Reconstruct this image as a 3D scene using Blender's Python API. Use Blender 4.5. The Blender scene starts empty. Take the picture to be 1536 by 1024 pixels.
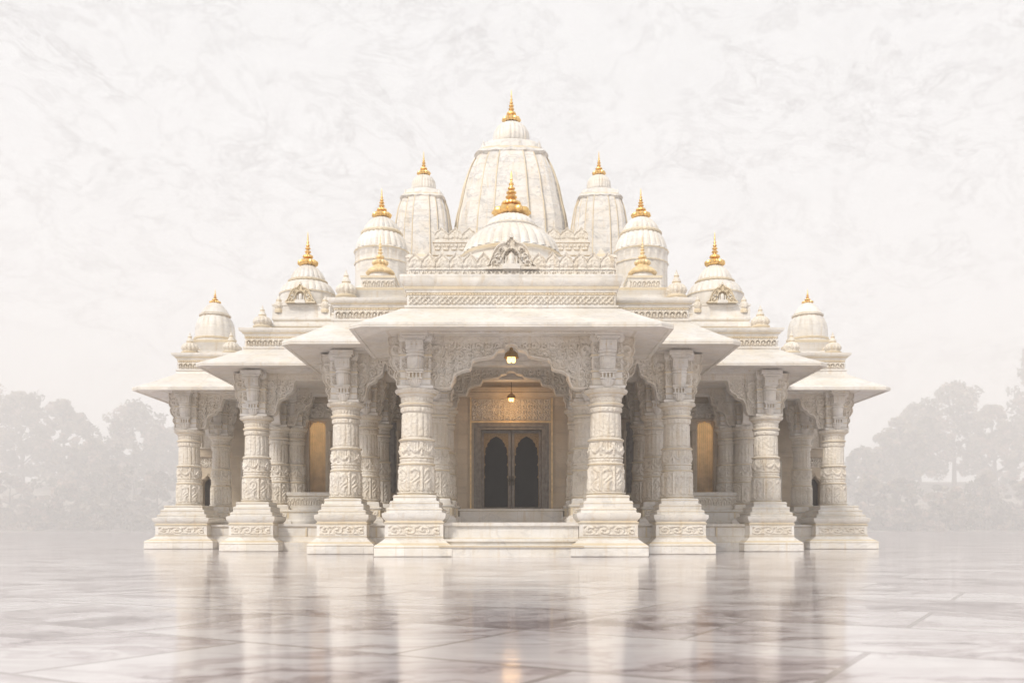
import bpy, math, random
import numpy as np
from mathutils import Vector, noise as mnoise
random.seed(7); rng = np.random.default_rng(7)
R = math.radians
sc = bpy.context.scene
COL = sc.collection

# ------------------------------------------------------------------ camera
cam_d = bpy.data.cameras.new("camera"); cam = bpy.data.objects.new("camera", cam_d); COL.objects.link(cam)
cam.location = (0.0, -20.0, 0.58); cam.rotation_euler = (R(90), 0, 0)
cam_d.sensor_width = 36; cam_d.lens = 36 * 1380 / 1536
cam_d.shift_y = 0.1842; cam_d.shift_x = 1 / 1536
cam_d.clip_end = 4000; cam_d.clip_start = 0.05
cam_d.dof.use_dof = True; cam_d.dof.focus_distance = 21.5; cam_d.dof.aperture_fstop = 2.8
sc.camera = cam
sc.render.resolution_x = 1024; sc.render.resolution_y = 682

# ------------------------------------------------------------------ light
SUN_EL, SUN_ROT = R(42), R(-145)          # high, from the front left of the temple
sc.view_settings.view_transform = 'Standard'; sc.view_settings.look = 'None'
sc.view_settings.exposure = 0.46; sc.view_settings.gamma = 1
sc.cycles.volume_bounces = 3; sc.cycles.max_bounces = 10; sc.cycles.diffuse_bounces = 4
sc.cycles.glossy_bounces = 3; sc.cycles.transmission_bounces = 4; sc.cycles.transparent_max_bounces = 6
sc.cycles.volume_step_rate = 8; sc.cycles.sample_clamp_indirect = 6
sc.cycles.use_denoising = True

def N(nt, t, **kw):
    n = nt.nodes.new(t)
    for k, v in kw.items(): setattr(n, k, v)
    return n
world = bpy.data.worlds.new("World"); sc.world = world; world.use_nodes = True
nt = world.node_tree; nt.nodes.clear(); L = nt.links.new
wo = N(nt, 'ShaderNodeOutputWorld'); bg = N(nt, 'ShaderNodeBackground')
sky = N(nt, 'ShaderNodeTexSky', sky_type='NISHITA', sun_disc=False, sun_elevation=SUN_EL, sun_rotation=SUN_ROT)
sks = N(nt, 'ShaderNodeVectorMath', operation='SCALE'); sks.inputs['Scale'].default_value = 0.07
L(sky.outputs[0], sks.inputs[0])
tc = N(nt, 'ShaderNodeTexCoord')
mp = N(nt, 'ShaderNodeMapping'); mp.inputs['Scale'].default_value = (2.6, 2.6, 4.2); mp.inputs['Rotation'].default_value = (0.0, R(18), 0)
L(tc.outputs['Generated'], mp.inputs[0])
wz = N(nt, 'ShaderNodeTexNoise'); wz.inputs['Scale'].default_value = 3.0; wz.inputs['Detail'].default_value = 5
L(mp.outputs[0], wz.inputs[0])
wv = N(nt, 'ShaderNodeVectorMath', operation='MULTIPLY_ADD'); wv.inputs[1].default_value = (.38, .38, .38)
L(wz.outputs['Color'], wv.inputs[0]); L(mp.outputs[0], wv.inputs[2])
def line(nt, vec, scale, width, detail=4, rough=.55):
    n_ = N(nt, 'ShaderNodeTexNoise'); n_.inputs['Scale'].default_value = scale; n_.inputs['Detail'].default_value = detail; n_.inputs['Roughness'].default_value = rough
    nt.links.new(vec, n_.inputs[0])
    a_ = N(nt, 'ShaderNodeMath', operation='SUBTRACT'); nt.links.new(n_.outputs[0], a_.inputs[0]); a_.inputs[1].default_value = .5
    b_ = N(nt, 'ShaderNodeMath', operation='ABSOLUTE'); nt.links.new(a_.outputs[0], b_.inputs[0])
    c_ = N(nt, 'ShaderNodeMapRange', interpolation_type='SMOOTHSTEP'); c_.inputs['From Min'].default_value = 0; c_.inputs['From Max'].default_value = width
    c_.inputs['To Min'].default_value = 1; c_.inputs['To Max'].default_value = 0; nt.links.new(b_.outputs[0], c_.inputs['Value']); return c_.outputs[0]
def madd(nt, a, b, k):
    m_ = N(nt, 'ShaderNodeMath', operation='MULTIPLY_ADD'); nt.links.new(a, m_.inputs[0]); m_.inputs[1].default_value = k
    if b is None: m_.inputs[2].default_value = 0
    else: nt.links.new(b, m_.inputs[2])
    return m_.outputs[0]
l1 = line(nt, wv.outputs[0], 1.5, .014, 8, .62); l2 = line(nt, wv.outputs[0], 3.6, .03, 8, .7); l3 = N(nt, 'ShaderNodeTexNoise'); l3.inputs['Scale'].default_value = 6.5; l3.inputs['Detail'].default_value = 9; l3.inputs['Roughness'].default_value = .72
L(wv.outputs[0], l3.inputs[0])
vs = madd(nt, l1, madd(nt, l2, madd(nt, l3.outputs[0], None, .62), .34), .34)
mr = N(nt, 'ShaderNodeMapRange'); mr.inputs['From Min'].default_value = 0.22; mr.inputs['From Max'].default_value = .95
L(vs, mr.inputs['Value'])
bn = N(nt, 'ShaderNodeTexNoise'); bn.inputs['Scale'].default_value = 40; bn.inputs['Detail'].default_value = 6
L(mp.outputs[0], bn.inputs[0])
cr = N(nt, 'ShaderNodeValToRGB'); cr.color_ramp.elements[0].color = (1.0, 1.0, 1.005, 1); cr.color_ramp.elements[1].color = (.69, .68, .685, 1)
L(mr.outputs[0], cr.inputs[0])
cb = N(nt, 'ShaderNodeMix', data_type='RGBA', blend_type='MULTIPLY'); cb.inputs[0].default_value = .12
L(cr.outputs[0], cb.inputs[6]); L(bn.outputs[0], cb.inputs[7])
mx = N(nt, 'ShaderNodeMix', data_type='RGBA'); mx.inputs[0].default_value = 0.93     # overcast: cloud sheet over the clear sky
L(sks.outputs[0], mx.inputs[6]); L(cb.outputs[2], mx.inputs[7])
L(mx.outputs[2], bg.inputs[0]); bg.inputs[1].default_value = 0.76; L(bg.outputs[0], wo.inputs[0])

sd = bpy.data.lights.new("sun", 'SUN'); so = bpy.data.objects.new("sun", sd); COL.objects.link(so)
sd.energy = 2.1; sd.angle = R(9); sd.color = (1.0, .94, .845)
az = R(-32)
so.rotation_euler = Vector((math.sin(az) * math.cos(SUN_EL), -math.cos(az) * math.cos(SUN_EL), math.sin(SUN_EL))).to_track_quat('Z', 'Y').to_euler()

# ------------------------------------------------------------------ materials
def mat(name):
    m = bpy.data.materials.new(name); m.use_nodes = True
    return m, m.node_tree, m.node_tree.nodes['Principled BSDF']
def ramp(nt, stops):
    r = nt.nodes.new('ShaderNodeValToRGB'); e = r.color_ramp.elements
    while len(e) < len(stops): e.new(.5)
    for i, (p, c) in enumerate(stops): e[i].position = p; e[i].color = (*c, 1)
    return r
def marble(name, base, vein, warm, rough=.42, scale=1.0, bump=.25, veinamt=.42, blocks=.7):
    m, nt, b = mat(name); L = nt.links.new
    g = N(nt, 'ShaderNodeNewGeometry')
    ng = N(nt, 'ShaderNodeTexNoise'); ng.inputs['Scale'].default_value = .9 * scale; ng.inputs['Detail'].default_value = 6
    L(g.outputs['Position'], ng.inputs[0])
    ad = N(nt, 'ShaderNodeVectorMath', operation='MULTIPLY_ADD'); ad.inputs[1].default_value = (1.5, 1.5, .9)
    L(ng.outputs['Color'], ad.inputs[0]); L(g.outputs['Position'], ad.inputs[2])
    mpp = N(nt, 'ShaderNodeMapping'); mpp.inputs['Scale'].default_value = (.9, .9, 2.3); mpp.inputs['Rotation'].default_value = (0, R(14), 0)
    L(ad.outputs[0], mpp.inputs[0])
    v1 = line(nt, mpp.outputs[0], .75 * scale, .035, 5, .6); v2 = line(nt, mpp.outputs[0], 2.1 * scale, .03, 5, .6)
    cl = N(nt, 'ShaderNodeTexNoise'); cl.inputs['Scale'].default_value = 1.3 * scale; cl.inputs['Detail'].default_value = 6; L(mpp.outputs[0], cl.inputs[0])
    cr_ = N(nt, 'ShaderNodeMapRange'); cr_.inputs['From Min'].default_value = .48; cr_.inputs['From Max'].default_value = .75; L(cl.outputs[0], cr_.inputs['Value'])
    vsum = madd(nt, v1, madd(nt, v2, madd(nt, cr_.outputs[0], None, .55), .30), .6)
    mu = N(nt, 'ShaderNodeMath', operation='MULTIPLY'); mu.use_clamp = True; mu.inputs[1].default_value = veinamt; L(vsum, mu.inputs[0])
    wn = N(nt, 'ShaderNodeTexNoise'); wn.inputs['Scale'].default_value = 1.7 * scale; wn.inputs['Detail'].default_value = 8; wn.inputs['Roughness'].default_value = .65
    L(g.outputs['Position'], wn.inputs[0])
    r2 = ramp(nt, [(.38, (0, 0, 0)), (.68, (1, 1, 1))]); L(wn.outputs[0], r2.inputs[0])
    m1 = N(nt, 'ShaderNodeMix', data_type='RGBA'); m1.inputs[6].default_value = (*base, 1); m1.inputs[7].default_value = (*warm, 1); L(r2.outputs[0], m1.inputs[0])
    m2 = N(nt, 'ShaderNodeMix', data_type='RGBA'); m2.inputs[7].default_value = (*vein, 1); L(m1.outputs[2], m2.inputs[6]); L(mu.outputs[0], m2.inputs[0])
    # warm streaks of old gilding/rust run down faces
    st = N(nt, 'ShaderNodeMapping'); st.inputs['Scale'].default_value = (9, 9, .8); L(g.outputs['Position'], st.inputs[0])
    sn = N(nt, 'ShaderNodeTexNoise'); sn.inputs['Scale'].default_value = 1.0; sn.inputs['Detail'].default_value = 4; L(st.outputs[0], sn.inputs[0])
    r3 = ramp(nt, [(.56, (0, 0, 0)), (.78, (.5, .5, .5))]); L(sn.outputs[0], r3.inputs[0])
    m3 = N(nt, 'ShaderNodeMix', data_type='RGBA'); m3.inputs[7].default_value = (.62, .48, .30, 1); L(m2.outputs[2], m3.inputs[6]); L(r3.outputs[0], m3.inputs[0])
    # tone differs a little from block to block, with fine joints
    sx = N(nt, 'ShaderNodeSeparateXYZ'); L(g.outputs['Position'], sx.inputs[0])
    hx = madd(nt, sx.outputs[1], sx.outputs[0], .97); cx = N(nt, 'ShaderNodeCombineXYZ'); L(hx, cx.inputs[0]); L(sx.outputs[2], cx.inputs[1])
    bk = N(nt, 'ShaderNodeTexBrick'); bk.inputs['Scale'].default_value = 1; bk.inputs['Brick Width'].default_value = .93; bk.inputs['Row Height'].default_value = .41; bk.inputs['Mortar Size'].default_value = .004
    bk.inputs['Color1'].default_value = (.86, .855, .85, 1); bk.inputs['Color2'].default_value = (1.05, 1.045, 1.04, 1); bk.inputs['Mortar'].default_value = (.74, .69, .60, 1); L(cx.outputs[0], bk.inputs[0])
    m4 = N(nt, 'ShaderNodeMix', data_type='RGBA', blend_type='MULTIPLY'); m4.inputs[0].default_value = blocks; L(m3.outputs[2], m4.inputs[6]); L(bk.outputs[0], m4.inputs[7])
    L(m4.outputs[2], b.inputs['Base Color'])
    b.inputs['Roughness'].default_value = rough
    fn = N(nt, 'ShaderNodeTexNoise'); fn.inputs['Scale'].default_value = 38; fn.inputs['Detail'].default_value = 5; L(g.outputs['Position'], fn.inputs[0])
    vo = N(nt, 'ShaderNodeTexVoronoi'); vo.inputs['Scale'].default_value = 14; L(g.outputs['Position'], vo.inputs[0])
    hs = N(nt, 'ShaderNodeMath', operation='ADD'); L(fn.outputs[0], hs.inputs[0])
    if name == 'carved_marble': L(vo.outputs[0], hs.inputs[1])
    else: hs.inputs[1].default_value = 0
    bp = N(nt, 'ShaderNodeBump'); bp.inputs['Strength'].default_value = bump; bp.inputs['Distance'].default_value = .02
    L(hs.outputs[0], bp.inputs['Height']); L(bp.outputs[0], b.inputs['Normal'])
    return m
WARM = (.77, .71, .62)
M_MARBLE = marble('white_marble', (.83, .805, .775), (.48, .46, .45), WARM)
M_CARVE = marble('carved_marble', (.81, .76, .69), (.55, .50, .46), (.76, .68, .565), bump=1.0, veinamt=.28, blocks=.45)
M_SPIRE = marble('spire_marble', (.78, .755, .73), (.33, .325, .33), (.74, .68, .60), scale=1.5, veinamt=.62, blocks=.0)
M_CREAM = marble('gilt_stained_marble', (.76, .67, .52), (.66, .57, .43), (.70, .58, .40), bump=.6)
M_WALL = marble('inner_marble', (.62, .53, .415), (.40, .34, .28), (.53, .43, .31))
def simple(name, col, rough=.5, metal=0, emis=None, es=0, var=.25, sc_=9, bump=.2):
    m, nt, b = mat(name); L = nt.links.new
    g = N(nt, 'ShaderNodeNewGeometry'); n_ = N(nt, 'ShaderNodeTexNoise'); n_.inputs['Scale'].default_value = sc_; n_.inputs['Detail'].default_value = 6
    L(g.outputs['Position'], n_.inputs[0])
    r = ramp(nt, [(.3, tuple(c * (1 - var) for c in col)), (.7, tuple(min(1, c * (1 + var)) for c in col))]); L(n_.outputs[0], r.inputs[0])
    L(r.outputs[0], b.inputs['Base Color']); b.inputs['Roughness'].default_value = rough; b.inputs['Metallic'].default_value = metal
    if bump:
        bp = N(nt, 'ShaderNodeBump'); bp.inputs['Strength'].default_value = bump; bp.inputs['Distance'].default_value = .01; L(n_.outputs[0], bp.inputs['Height']); L(bp.outputs[0], b.inputs['Normal'])
    if emis: b.inputs['Emission Color'].default_value = (*emis, 1); b.inputs['Emission Strength'].default_value = es
    return m
M_GOLD = simple('gilded_metal', (.84, .56, .22), .36, .85, var=.14)
M_GOLDP = simple('pale_gilding', (.80, .62, .36), .5, .35, var=.2)
M_FRAME = simple('weathered_door_stone', (.25, .225, .205), .6, var=.3)
M_BRASSW = simple('carved_brass_panel', (.30, .21, .11), .55, .2, var=.45, sc_=30, bump=.8)
M_GLASS = simple('dark_door_glass', (.010, .009, .007), .35, 0, bump=0); M_GLASS.node_tree.nodes['Principled BSDF'].inputs['Specular IOR Level'].default_value = .15
M_IRON = simple('dark_bronze', (.08, .06, .04), .45, .7)
M_SHADE = simple('lamp_brass', (.45, .29, .10), .4, .8)
M_BULB = simple('lit_lamp_glass', (1, .85, .6), .4, 0, (1, .58, .18), 2.4, bump=0)
M_AMBER = simple('amber_painted_glow', (.42, .27, .13), .35, 0, (1, .58, .22), .13, var=.3, sc_=4)  # glow painted into the panel as emission, no lamp behind it
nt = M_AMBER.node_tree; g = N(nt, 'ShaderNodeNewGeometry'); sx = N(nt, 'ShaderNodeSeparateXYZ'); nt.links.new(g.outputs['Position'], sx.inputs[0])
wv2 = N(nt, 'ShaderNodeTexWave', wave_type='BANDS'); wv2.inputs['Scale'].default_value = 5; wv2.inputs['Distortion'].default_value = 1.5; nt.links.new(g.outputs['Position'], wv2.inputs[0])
rz = N(nt, 'ShaderNodeMapRange'); rz.inputs['From Min'].default_value = 2.2; rz.inputs['From Max'].default_value = 3.9; rz.inputs['To Min'].default_value = .03; rz.inputs['To Max'].default_value = .3   # painted glow, stronger towards the top edge
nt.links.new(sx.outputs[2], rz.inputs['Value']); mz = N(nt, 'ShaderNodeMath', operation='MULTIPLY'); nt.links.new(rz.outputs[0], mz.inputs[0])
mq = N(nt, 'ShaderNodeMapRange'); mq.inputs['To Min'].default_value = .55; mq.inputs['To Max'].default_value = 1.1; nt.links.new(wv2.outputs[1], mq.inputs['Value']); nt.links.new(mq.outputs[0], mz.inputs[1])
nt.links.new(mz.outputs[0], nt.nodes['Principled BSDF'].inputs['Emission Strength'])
M_DARK = simple('painted_recess_shade', (.06, .05, .04), .9)  # dark colour standing in for the shade inside the small archways
M_BARK = simple('bark', (.10, .08, .06), .9, sc_=3)
def leafm(name, c):
    m = simple(name, c, .7, var=.5, sc_=.35, bump=0); return m
M_LF = [leafm('leaves_green', (.10, .10, .065)), leafm('leaves_hazed_olive', (.24, .21, .15)), leafm('leaves_hazed_russet', (.32, .25, .20))]  # olive and russet lightened, part of the haze painted into the leaves

# floor: polished pale mauve marble slabs
m, nt, b = mat('polished_floor_marble'); L = nt.links.new; M_FLOOR = m
g = N(nt, 'ShaderNodeNewGeometry')
mpa = N(nt, 'ShaderNodeMapping'); mpa.inputs['Rotation'].default_value = (0, 0, R(31)); L(g.outputs['Position'], mpa.inputs[0])
br = N(nt, 'ShaderNodeTexBrick'); br.inputs['Scale'].default_value = 1; br.inputs['Brick Width'].default_value = 1.9; br.inputs['Row Height'].default_value = 1.25
br.inputs['Mortar Size'].default_value = .02; br.inputs['Color1'].default_value = (.0, 0, 0, 1); br.inputs['Color2'].default_value = (1, 1, 1, 1); br.inputs['Mortar'].default_value = (.5, .5, .5, 1)
L(mpa.outputs[0], br.inputs[0])
nw = N(nt, 'ShaderNodeTexNoise'); nw.inputs['Scale'].default_value = .55; nw.inputs['Detail'].default_value = 5; L(g.outputs['Position'], nw.inputs[0])
ma = N(nt, 'ShaderNodeVectorMath', operation='MULTIPLY_ADD'); ma.inputs[1].default_value = (2.2, 2.2, 0); L(nw.outputs['Color'], ma.inputs[0]); L(g.outputs['Position'], ma.inputs[2])
ma2 = N(nt, 'ShaderNodeVectorMath', operation='MULTIPLY_ADD'); ma2.inputs[1].default_value = (7, 3, 5); L(br.outputs[0], ma2.inputs[0]); L(ma.outputs[0], ma2.inputs[2])
mpb = N(nt, 'ShaderNodeMapping'); mpb.inputs['Scale'].default_value = (.6, .95, 1); mpb.inputs['Rotation'].default_value = (0, 0, R(-9)); L(ma2.outputs[0], mpb.inputs[0])
f1 = line(nt, mpb.outputs[0], .55, .05, 6, .6); f2 = line(nt, mpb.outputs[0], 1.6, .045, 6, .6)
fc = N(nt, 'ShaderNodeTexNoise'); fc.inputs['Scale'].default_value = .7; fc.inputs['Detail'].default_value = 7; fc.inputs['Roughness'].default_value = .62; L(mpb.outputs[0], fc.inputs[0])
fr_ = N(nt, 'ShaderNodeMapRange'); fr_.inputs['From Min'].default_value = .38; fr_.inputs['From Max'].default_value = .72; L(fc.outputs[0], fr_.inputs['Value'])
fv = madd(nt, f1, madd(nt, f2, madd(nt, fr_.outputs[0], None, .6), .25), .45)
cr1 = ramp(nt, [(.08, (.70, .665, .67)), (.55, (.48, .425, .43)), (1.0, (.18, .14, .145))]); L(fv, cr1.inputs[0])
mj = N(nt, 'ShaderNodeMix', data_type='RGBA'); mj.inputs[7].default_value = (.36, .32, .31, 1)
L(cr1.outputs[0], mj.inputs[6]); mjf = N(nt, 'ShaderNodeMath', operation='MULTIPLY'); mjf.inputs[1].default_value = .85; L(br.outputs['Fac'], mjf.inputs[0]); L(mjf.outputs[0], mj.inputs[0])
L(mj.outputs[2], b.inputs['Base Color'])
rn = N(nt, 'ShaderNodeMapRange'); rn.inputs['To Min'].default_value = .04; rn.inputs['To Max'].default_value = .15; L(nw.outputs[0], rn.inputs['Value']); L(rn.outputs[0], b.inputs['Roughness'])
b.inputs['IOR'].default_value = 1.56
mpc = N(nt, 'ShaderNodeMapping'); mpc.inputs['Scale'].default_value = (.22, 1.9, 1); L(g.outputs['Position'], mpc.inputs[0])
nb = N(nt, 'ShaderNodeTexNoise'); nb.inputs['Scale'].default_value = 1.1; nb.inputs['Detail'].default_value = 7; nb.inputs['Roughness'].default_value = .6; L(mpc.outputs[0], nb.inputs[0])
bp = N(nt, 'ShaderNodeBump'); bp.inputs['Strength'].default_value = .2; bp.inputs['Distance'].default_value = .03; L(nb.outputs[0], bp.inputs['Height']); L(bp.outputs[0], b.inputs['Normal'])
M_GROUND = simple('pale_earth', (.34, .31, .26), .9, sc_=.2)

# ------------------------------------------------------------------ mesh builder
class MB:
    def __init__(s): s.V = []; s.n = 0; s.F = []; s.M = []
    def add(s, V, F, mi=0):
        V = np.asarray(V, float).reshape(-1, 3); s.V.append(V)
        n = s.n
        for k, f in enumerate(F):
            s.F.append([i + n for i in f]); s.M.append(mi[k] if isinstance(mi, (list, np.ndarray)) else mi)
        s.n += len(V)
    def box(s, x0, x1, y0, y1, z0, z1, mi=0):
        s.add([(x0, y0, z0), (x1, y0, z0), (x1, y1, z0), (x0, y1, z0), (x0, y0, z1), (x1, y0, z1), (x1, y1, z1), (x0, y1, z1)],
              [(0, 3, 2, 1), (4, 5, 6, 7), (0, 1, 5, 4), (1, 2, 6, 5), (2, 3, 7, 6), (3, 0, 4, 7)], mi)
    def loft(s, rings, mis=None, caps=True):
        k = len(rings[0]); V = [p for r in rings for p in r]; F = []; M = []
        for i in range(len(rings) - 1):
            for j in range(k):
                F.append((i * k + j, i * k + (j + 1) % k, (i + 1) * k + (j + 1) % k, (i + 1) * k + j)); M.append(mis[i] if mis else 0)
        if caps:
            F.append(tuple(range(k))[::-1]); M.append(0); F.append(tuple(range((len(rings) - 1) * k, len(rings) * k))); M.append(0)
        s.add(V, F, M)
    def stack(s, x0, x1, y0, y1, prof, mis=None, sides=(1, 1, 1, 1)):
        """rectangular plan swept up a moulding profile [(offset, z)]; sides = how much of the offset each side takes (xl, xr, yf, yb)"""
        rings = []
        for o, z in prof:
            a, b2, c, d = x0 - o * sides[0], x1 + o * sides[1], y0 - o * sides[2], y1 + o * sides[3]
            rings.append([(a, c, z), (b2, c, z), (b2, d, z), (a, d, z)])
        s.loft(rings, mis)
    def grid(s, P, mi=0, closed=False):
        """P: (nv, nu, 3)"""
        nv, nu = P.shape[:2]; idx = np.arange(nv * nu).reshape(nv, nu)
        if closed: idx = np.concatenate([idx, idx[:, :1]], 1)
        a, b2, c, d = idx[:-1, :-1], idx[:-1, 1:], idx[1:, 1:], idx[1:, :-1]
        F = np.stack([a, b2, c, d], -1).reshape(-1, 4).tolist()
        if callable(mi): mi = [mi(k // (idx.shape[1] - 1)) for k in range(len(F))]
        s.add(P.reshape(-1, 3), F, mi)
    def lathe(s, cx, cy, prof, n=32, rel=None, mis=None, sub=1):
        pr = []; mm = []
        for i in range(len(prof) - 1):
            for k in range(sub):
                t = k / sub; pr.append((prof[i][0] * (1 - t) + prof[i + 1][0] * t, prof[i][1] * (1 - t) + prof[i + 1][1] * t)); mm.append(mis[i] if mis else 0)
        pr.append(prof[-1]); pr = np.array(pr)
        th = np.arange(n) / n * 2 * np.pi; TH, RR = np.meshgrid(th, pr[:, 0]); ZZ = np.repeat(pr[:, 1][:, None], n, 1)
        if rel:
            o = rel(TH, ZZ, RR)
            if isinstance(o, tuple): RR, ZZ = o
            else: RR = o
        P = np.stack([cx + RR * np.sin(TH), cy - RR * np.cos(TH), ZZ], -1)
        s.grid(P, (lambda r: mm[r]) if mis else 0, closed=True)
    def panel(s, O, U, V, nrm, w, h, fn, res=.02, mi=0, sink=.006):
        nu = max(3, int(w / res)); nv = max(3, int(h / res))
        u = np.linspace(0, w, nu); v = np.linspace(0, h, nv); UU, VV = np.meshgrid(u, v)
        H = fn(UU, VV) * 1.6
        H[0] = H[-1] = -sink; H[:, 0] = H[:, -1] = -sink
        O, U, V, nrm = map(np.array, (O, U, V, nrm))
        s.grid(O + UU[..., None] * U + VV[..., None] * V + H[..., None] * nrm, mi)
    def tube(s, pts, rad, n=6, mi=0):
        rings = []
        for i, p in enumerate(pts):
            p = Vector(p); a = Vector(pts[max(0, i - 1)]); b2 = Vector(pts[min(len(pts) - 1, i + 1)])
            t = (b2 - a).normalized(); x = t.orthogonal().normalized() if abs(t.z) < .99 else Vector((1, 0, 0)); y = t.cross(x)
            r = rad[i] if isinstance(rad, (list, tuple)) else rad
            rings.append([tuple(p + r * (math.cos(2 * math.pi * k / n) * x + math.sin(2 * math.pi * k / n) * y)) for k in range(n)])
        s.loft(rings); 
        if mi: s.M[-(len(rings) - 1) * n - 2:] = [mi] * ((len(rings) - 1) * n + 2)
    def torus(s, c, r, t, ax=1, n=16, m=6, mi=0, arc=1.0):
        a = np.linspace(0, 2 * np.pi * arc, n + 1); pts = []
        for q in a:
            p = [r * math.cos(q), 0, r * math.sin(q)] if ax == 1 else [0, r * math.cos(q), r * math.sin(q)]
            pts.append((c[0] + p[0], c[1] + p[1], c[2] + p[2]))
        s.tube(pts, t, m, mi)
    def mesh(s, name, mats, smooth=38, mirror=False):
        V = np.concatenate(s.V)
        F = s.F
        if mirror: V = V * np.array([-1, 1, 1]); F = [f[::-1] for f in F]
        me = bpy.data.meshes.new(name); me.from_pydata(V.tolist(), [], F)
        for mm in mats: me.materials.append(mm)
        if len(mats) > 1: me.polygons.foreach_set('material_index', s.M)
        me.polygons.foreach_set('use_smooth', [True] * len(F)); me.set_sharp_from_angle(angle=R(smooth)); me.update()
        return me
    def build(s, name, mats, parent=None, label=None, mirror=False, smooth=38, loc=None):
        o = bpy.data.objects.new(name, s.mesh(name, mats, smooth, mirror)); COL.objects.link(o); o.parent = parent
        if loc: o.location = loc
        if label: o['label'] = label
        return o
def both(fn):
    """run a builder for the left side and its mirror image"""
    for mir in (False, True): fn(mir)
def tag(o, label=None, cat=None, group=None, kind=None):
    for k, v in (('label', label), ('category', cat), ('group', group), ('kind', kind)):
        if v: o[k] = v
    return o
def empty(name, loc=(0, 0, 0)):
    o = bpy.data.objects.new(name, None); COL.objects.link(o); o.location = loc; o.empty_display_size = .3; return o

# ------------------------------------------------------------------ carving patterns (height fields in metres)
def sst(x, a, b): t = np.clip((x - a) / (b - a), 0, 1); return t * t * (3 - 2 * t)
def vine(H, amp=.022, cell=1.05):
    def f(U, V):
        c = H * cell; i = np.floor(U / c); u = (U / c - i - .5) * 2; v = (V / H - .5) * 2 * np.where(i % 2 == 0, 1, -1)
        r = np.hypot(u, v); th = np.arctan2(v, u)
        s = np.abs(((th / (2 * np.pi) + r * 1.35) % 1) - .5) * 2
        sp = sst(s, .35, .7) * sst(1.0 - r, 0, .15)
        leaf = .5 + .5 * np.cos(5 * th + 3 * r); out = sst(r, .85, 1.0) * sst(np.cos(4 * th) * -1, -.2, .6)
        return amp * np.maximum(sp * (.7 + .3 * leaf), .8 * out) * sst(V, 0, .03) * sst(H - V, 0, .03)
    return f
def scroll(amp=.022, cell=.2):
    def f(U, V):
        i = np.floor(U / cell); j = np.floor(V / cell); u = (U / cell - i - .5) * 2; v = (V / cell - j - .5) * 2
        sg = np.where((i + j) % 2 == 0, 1, -1); r = np.hypot(u, v); th = np.arctan2(v * sg, u)
        s = np.abs(((th / (2 * np.pi) + r * 1.2) % 1) - .5) * 2
        return amp * np.maximum(sst(s, .35, .7) * sst(1.05 - r, 0, .2), .7 * sst(r, 1.05, 1.25))
    return f
def lattice(H, amp=.02, c=.13):
    def f(U, V):
        a = np.abs(((U + V) / c) % 1 - .5) * 2; b2 = np.abs(((U - V) / c) % 1 - .5) * 2
        w = np.maximum(sst(a, .6, .85), sst(b2, .6, .85)); dot = sst(1 - np.hypot(((U / c) % 1 - .5) * 2, ((V / c) % 1 - .5) * 2), .45, .75)
        return amp * np.maximum(w, dot)
    return f
def archrow(H, amp=.025, c=.16):
    def f(U, V):
        u = ((U / c) % 1 - .5) * 2; v = V / H
        top = .8 - .45 * u * u; ring = sst(1 - np.abs(v - top) / .13, 0, .6); post = sst(np.abs(u), .72, .88) * (v < .5)
        fig = sst(1 - np.hypot(u / .42, (v - .35) / .33), 0, .5)
        return amp * np.maximum(np.maximum(ring, post), fig)
    return f
def dentil(H, amp=.03, c=.09):
    def f(U, V):
        u = np.abs(((U / c) % 1 - .5) * 2); v = V / H
        return amp * np.where(v > .5, sst(1 - u, .3, .45), sst(1 - np.abs(((U / c * .5) % 1 - .5) * 2), .3, .5)) * (.35 + .65 * (np.abs(v - .5) > .06))
    return f
def petals(H, amp=.02, c=.07):
    def f(U, V):
        u = ((U / c) % 1 - .5) * 2; v = V / H
        return amp * np.sqrt(np.clip(1 - u * u, 0, 1)) * sst(1 - v, -.2, .5) * (v > .5 * np.abs(u) ** 3)
    return f
def niche(W, H, amp=.03):
    def f(U, V):
        u = (U / W - .5) * 2; v = V / H
        fr = sst(np.abs(u), .8, .88) + sst(v, .92, .96) + sst(1 - v, .92, .96)
        at = .62 + .22 * np.sqrt(np.clip(1 - (u / .62) ** 2, 0, 1)) + .02 * np.cos(u * 22)
        ring = sst(1 - np.abs(v - at) / .045, 0, .5) * (np.abs(u) < .62); post = sst(1 - np.abs(np.abs(u) - .6) / .07, 0, .5) * (v < .64)
        return amp * np.clip(np.maximum(np.maximum(fr, ring), post), 0, 1) + .4 * amp * scroll(1, .16)(U, V) * (v > at) * (np.abs(u) < .78)
    return f

def relief_ring(mb, x0, x1, y0, y1, z0, z1, fn, mi=1, res=.02, faces='fblr', proud=.002):
    """relief panels round a rectangular block"""
    H = z1 - z0; p = proud
    if 'f' in faces: mb.panel((x0, y0 - p, z0), (1, 0, 0), (0, 0, 1), (0, -1, 0), x1 - x0, H, fn, res, mi)
    if 'l' in faces: mb.panel((x0 - p, y1, z0), (0, -1, 0), (0, 0, 1), (-1, 0, 0), y1 - y0, H, fn, res * 1.4, mi)
    if 'r' in faces: mb.panel((x1 + p, y0, z0), (0, 1, 0), (0, 0, 1), (1, 0, 0), y1 - y0, H, fn, res * 1.4, mi)
    if 'b' in faces: mb.panel((x1, y1 + p, z0), (-1, 0, 0), (0, 0, 1), (0, 1, 0), x1 - x0, H, fn, res * 1.6, mi)

temple = tag(empty('temple', (0, 0, 0)), 'large white marble temple with gilded finials, domes and carved pillars on a polished floor', 'temple')
ZF = 0.76

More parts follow.
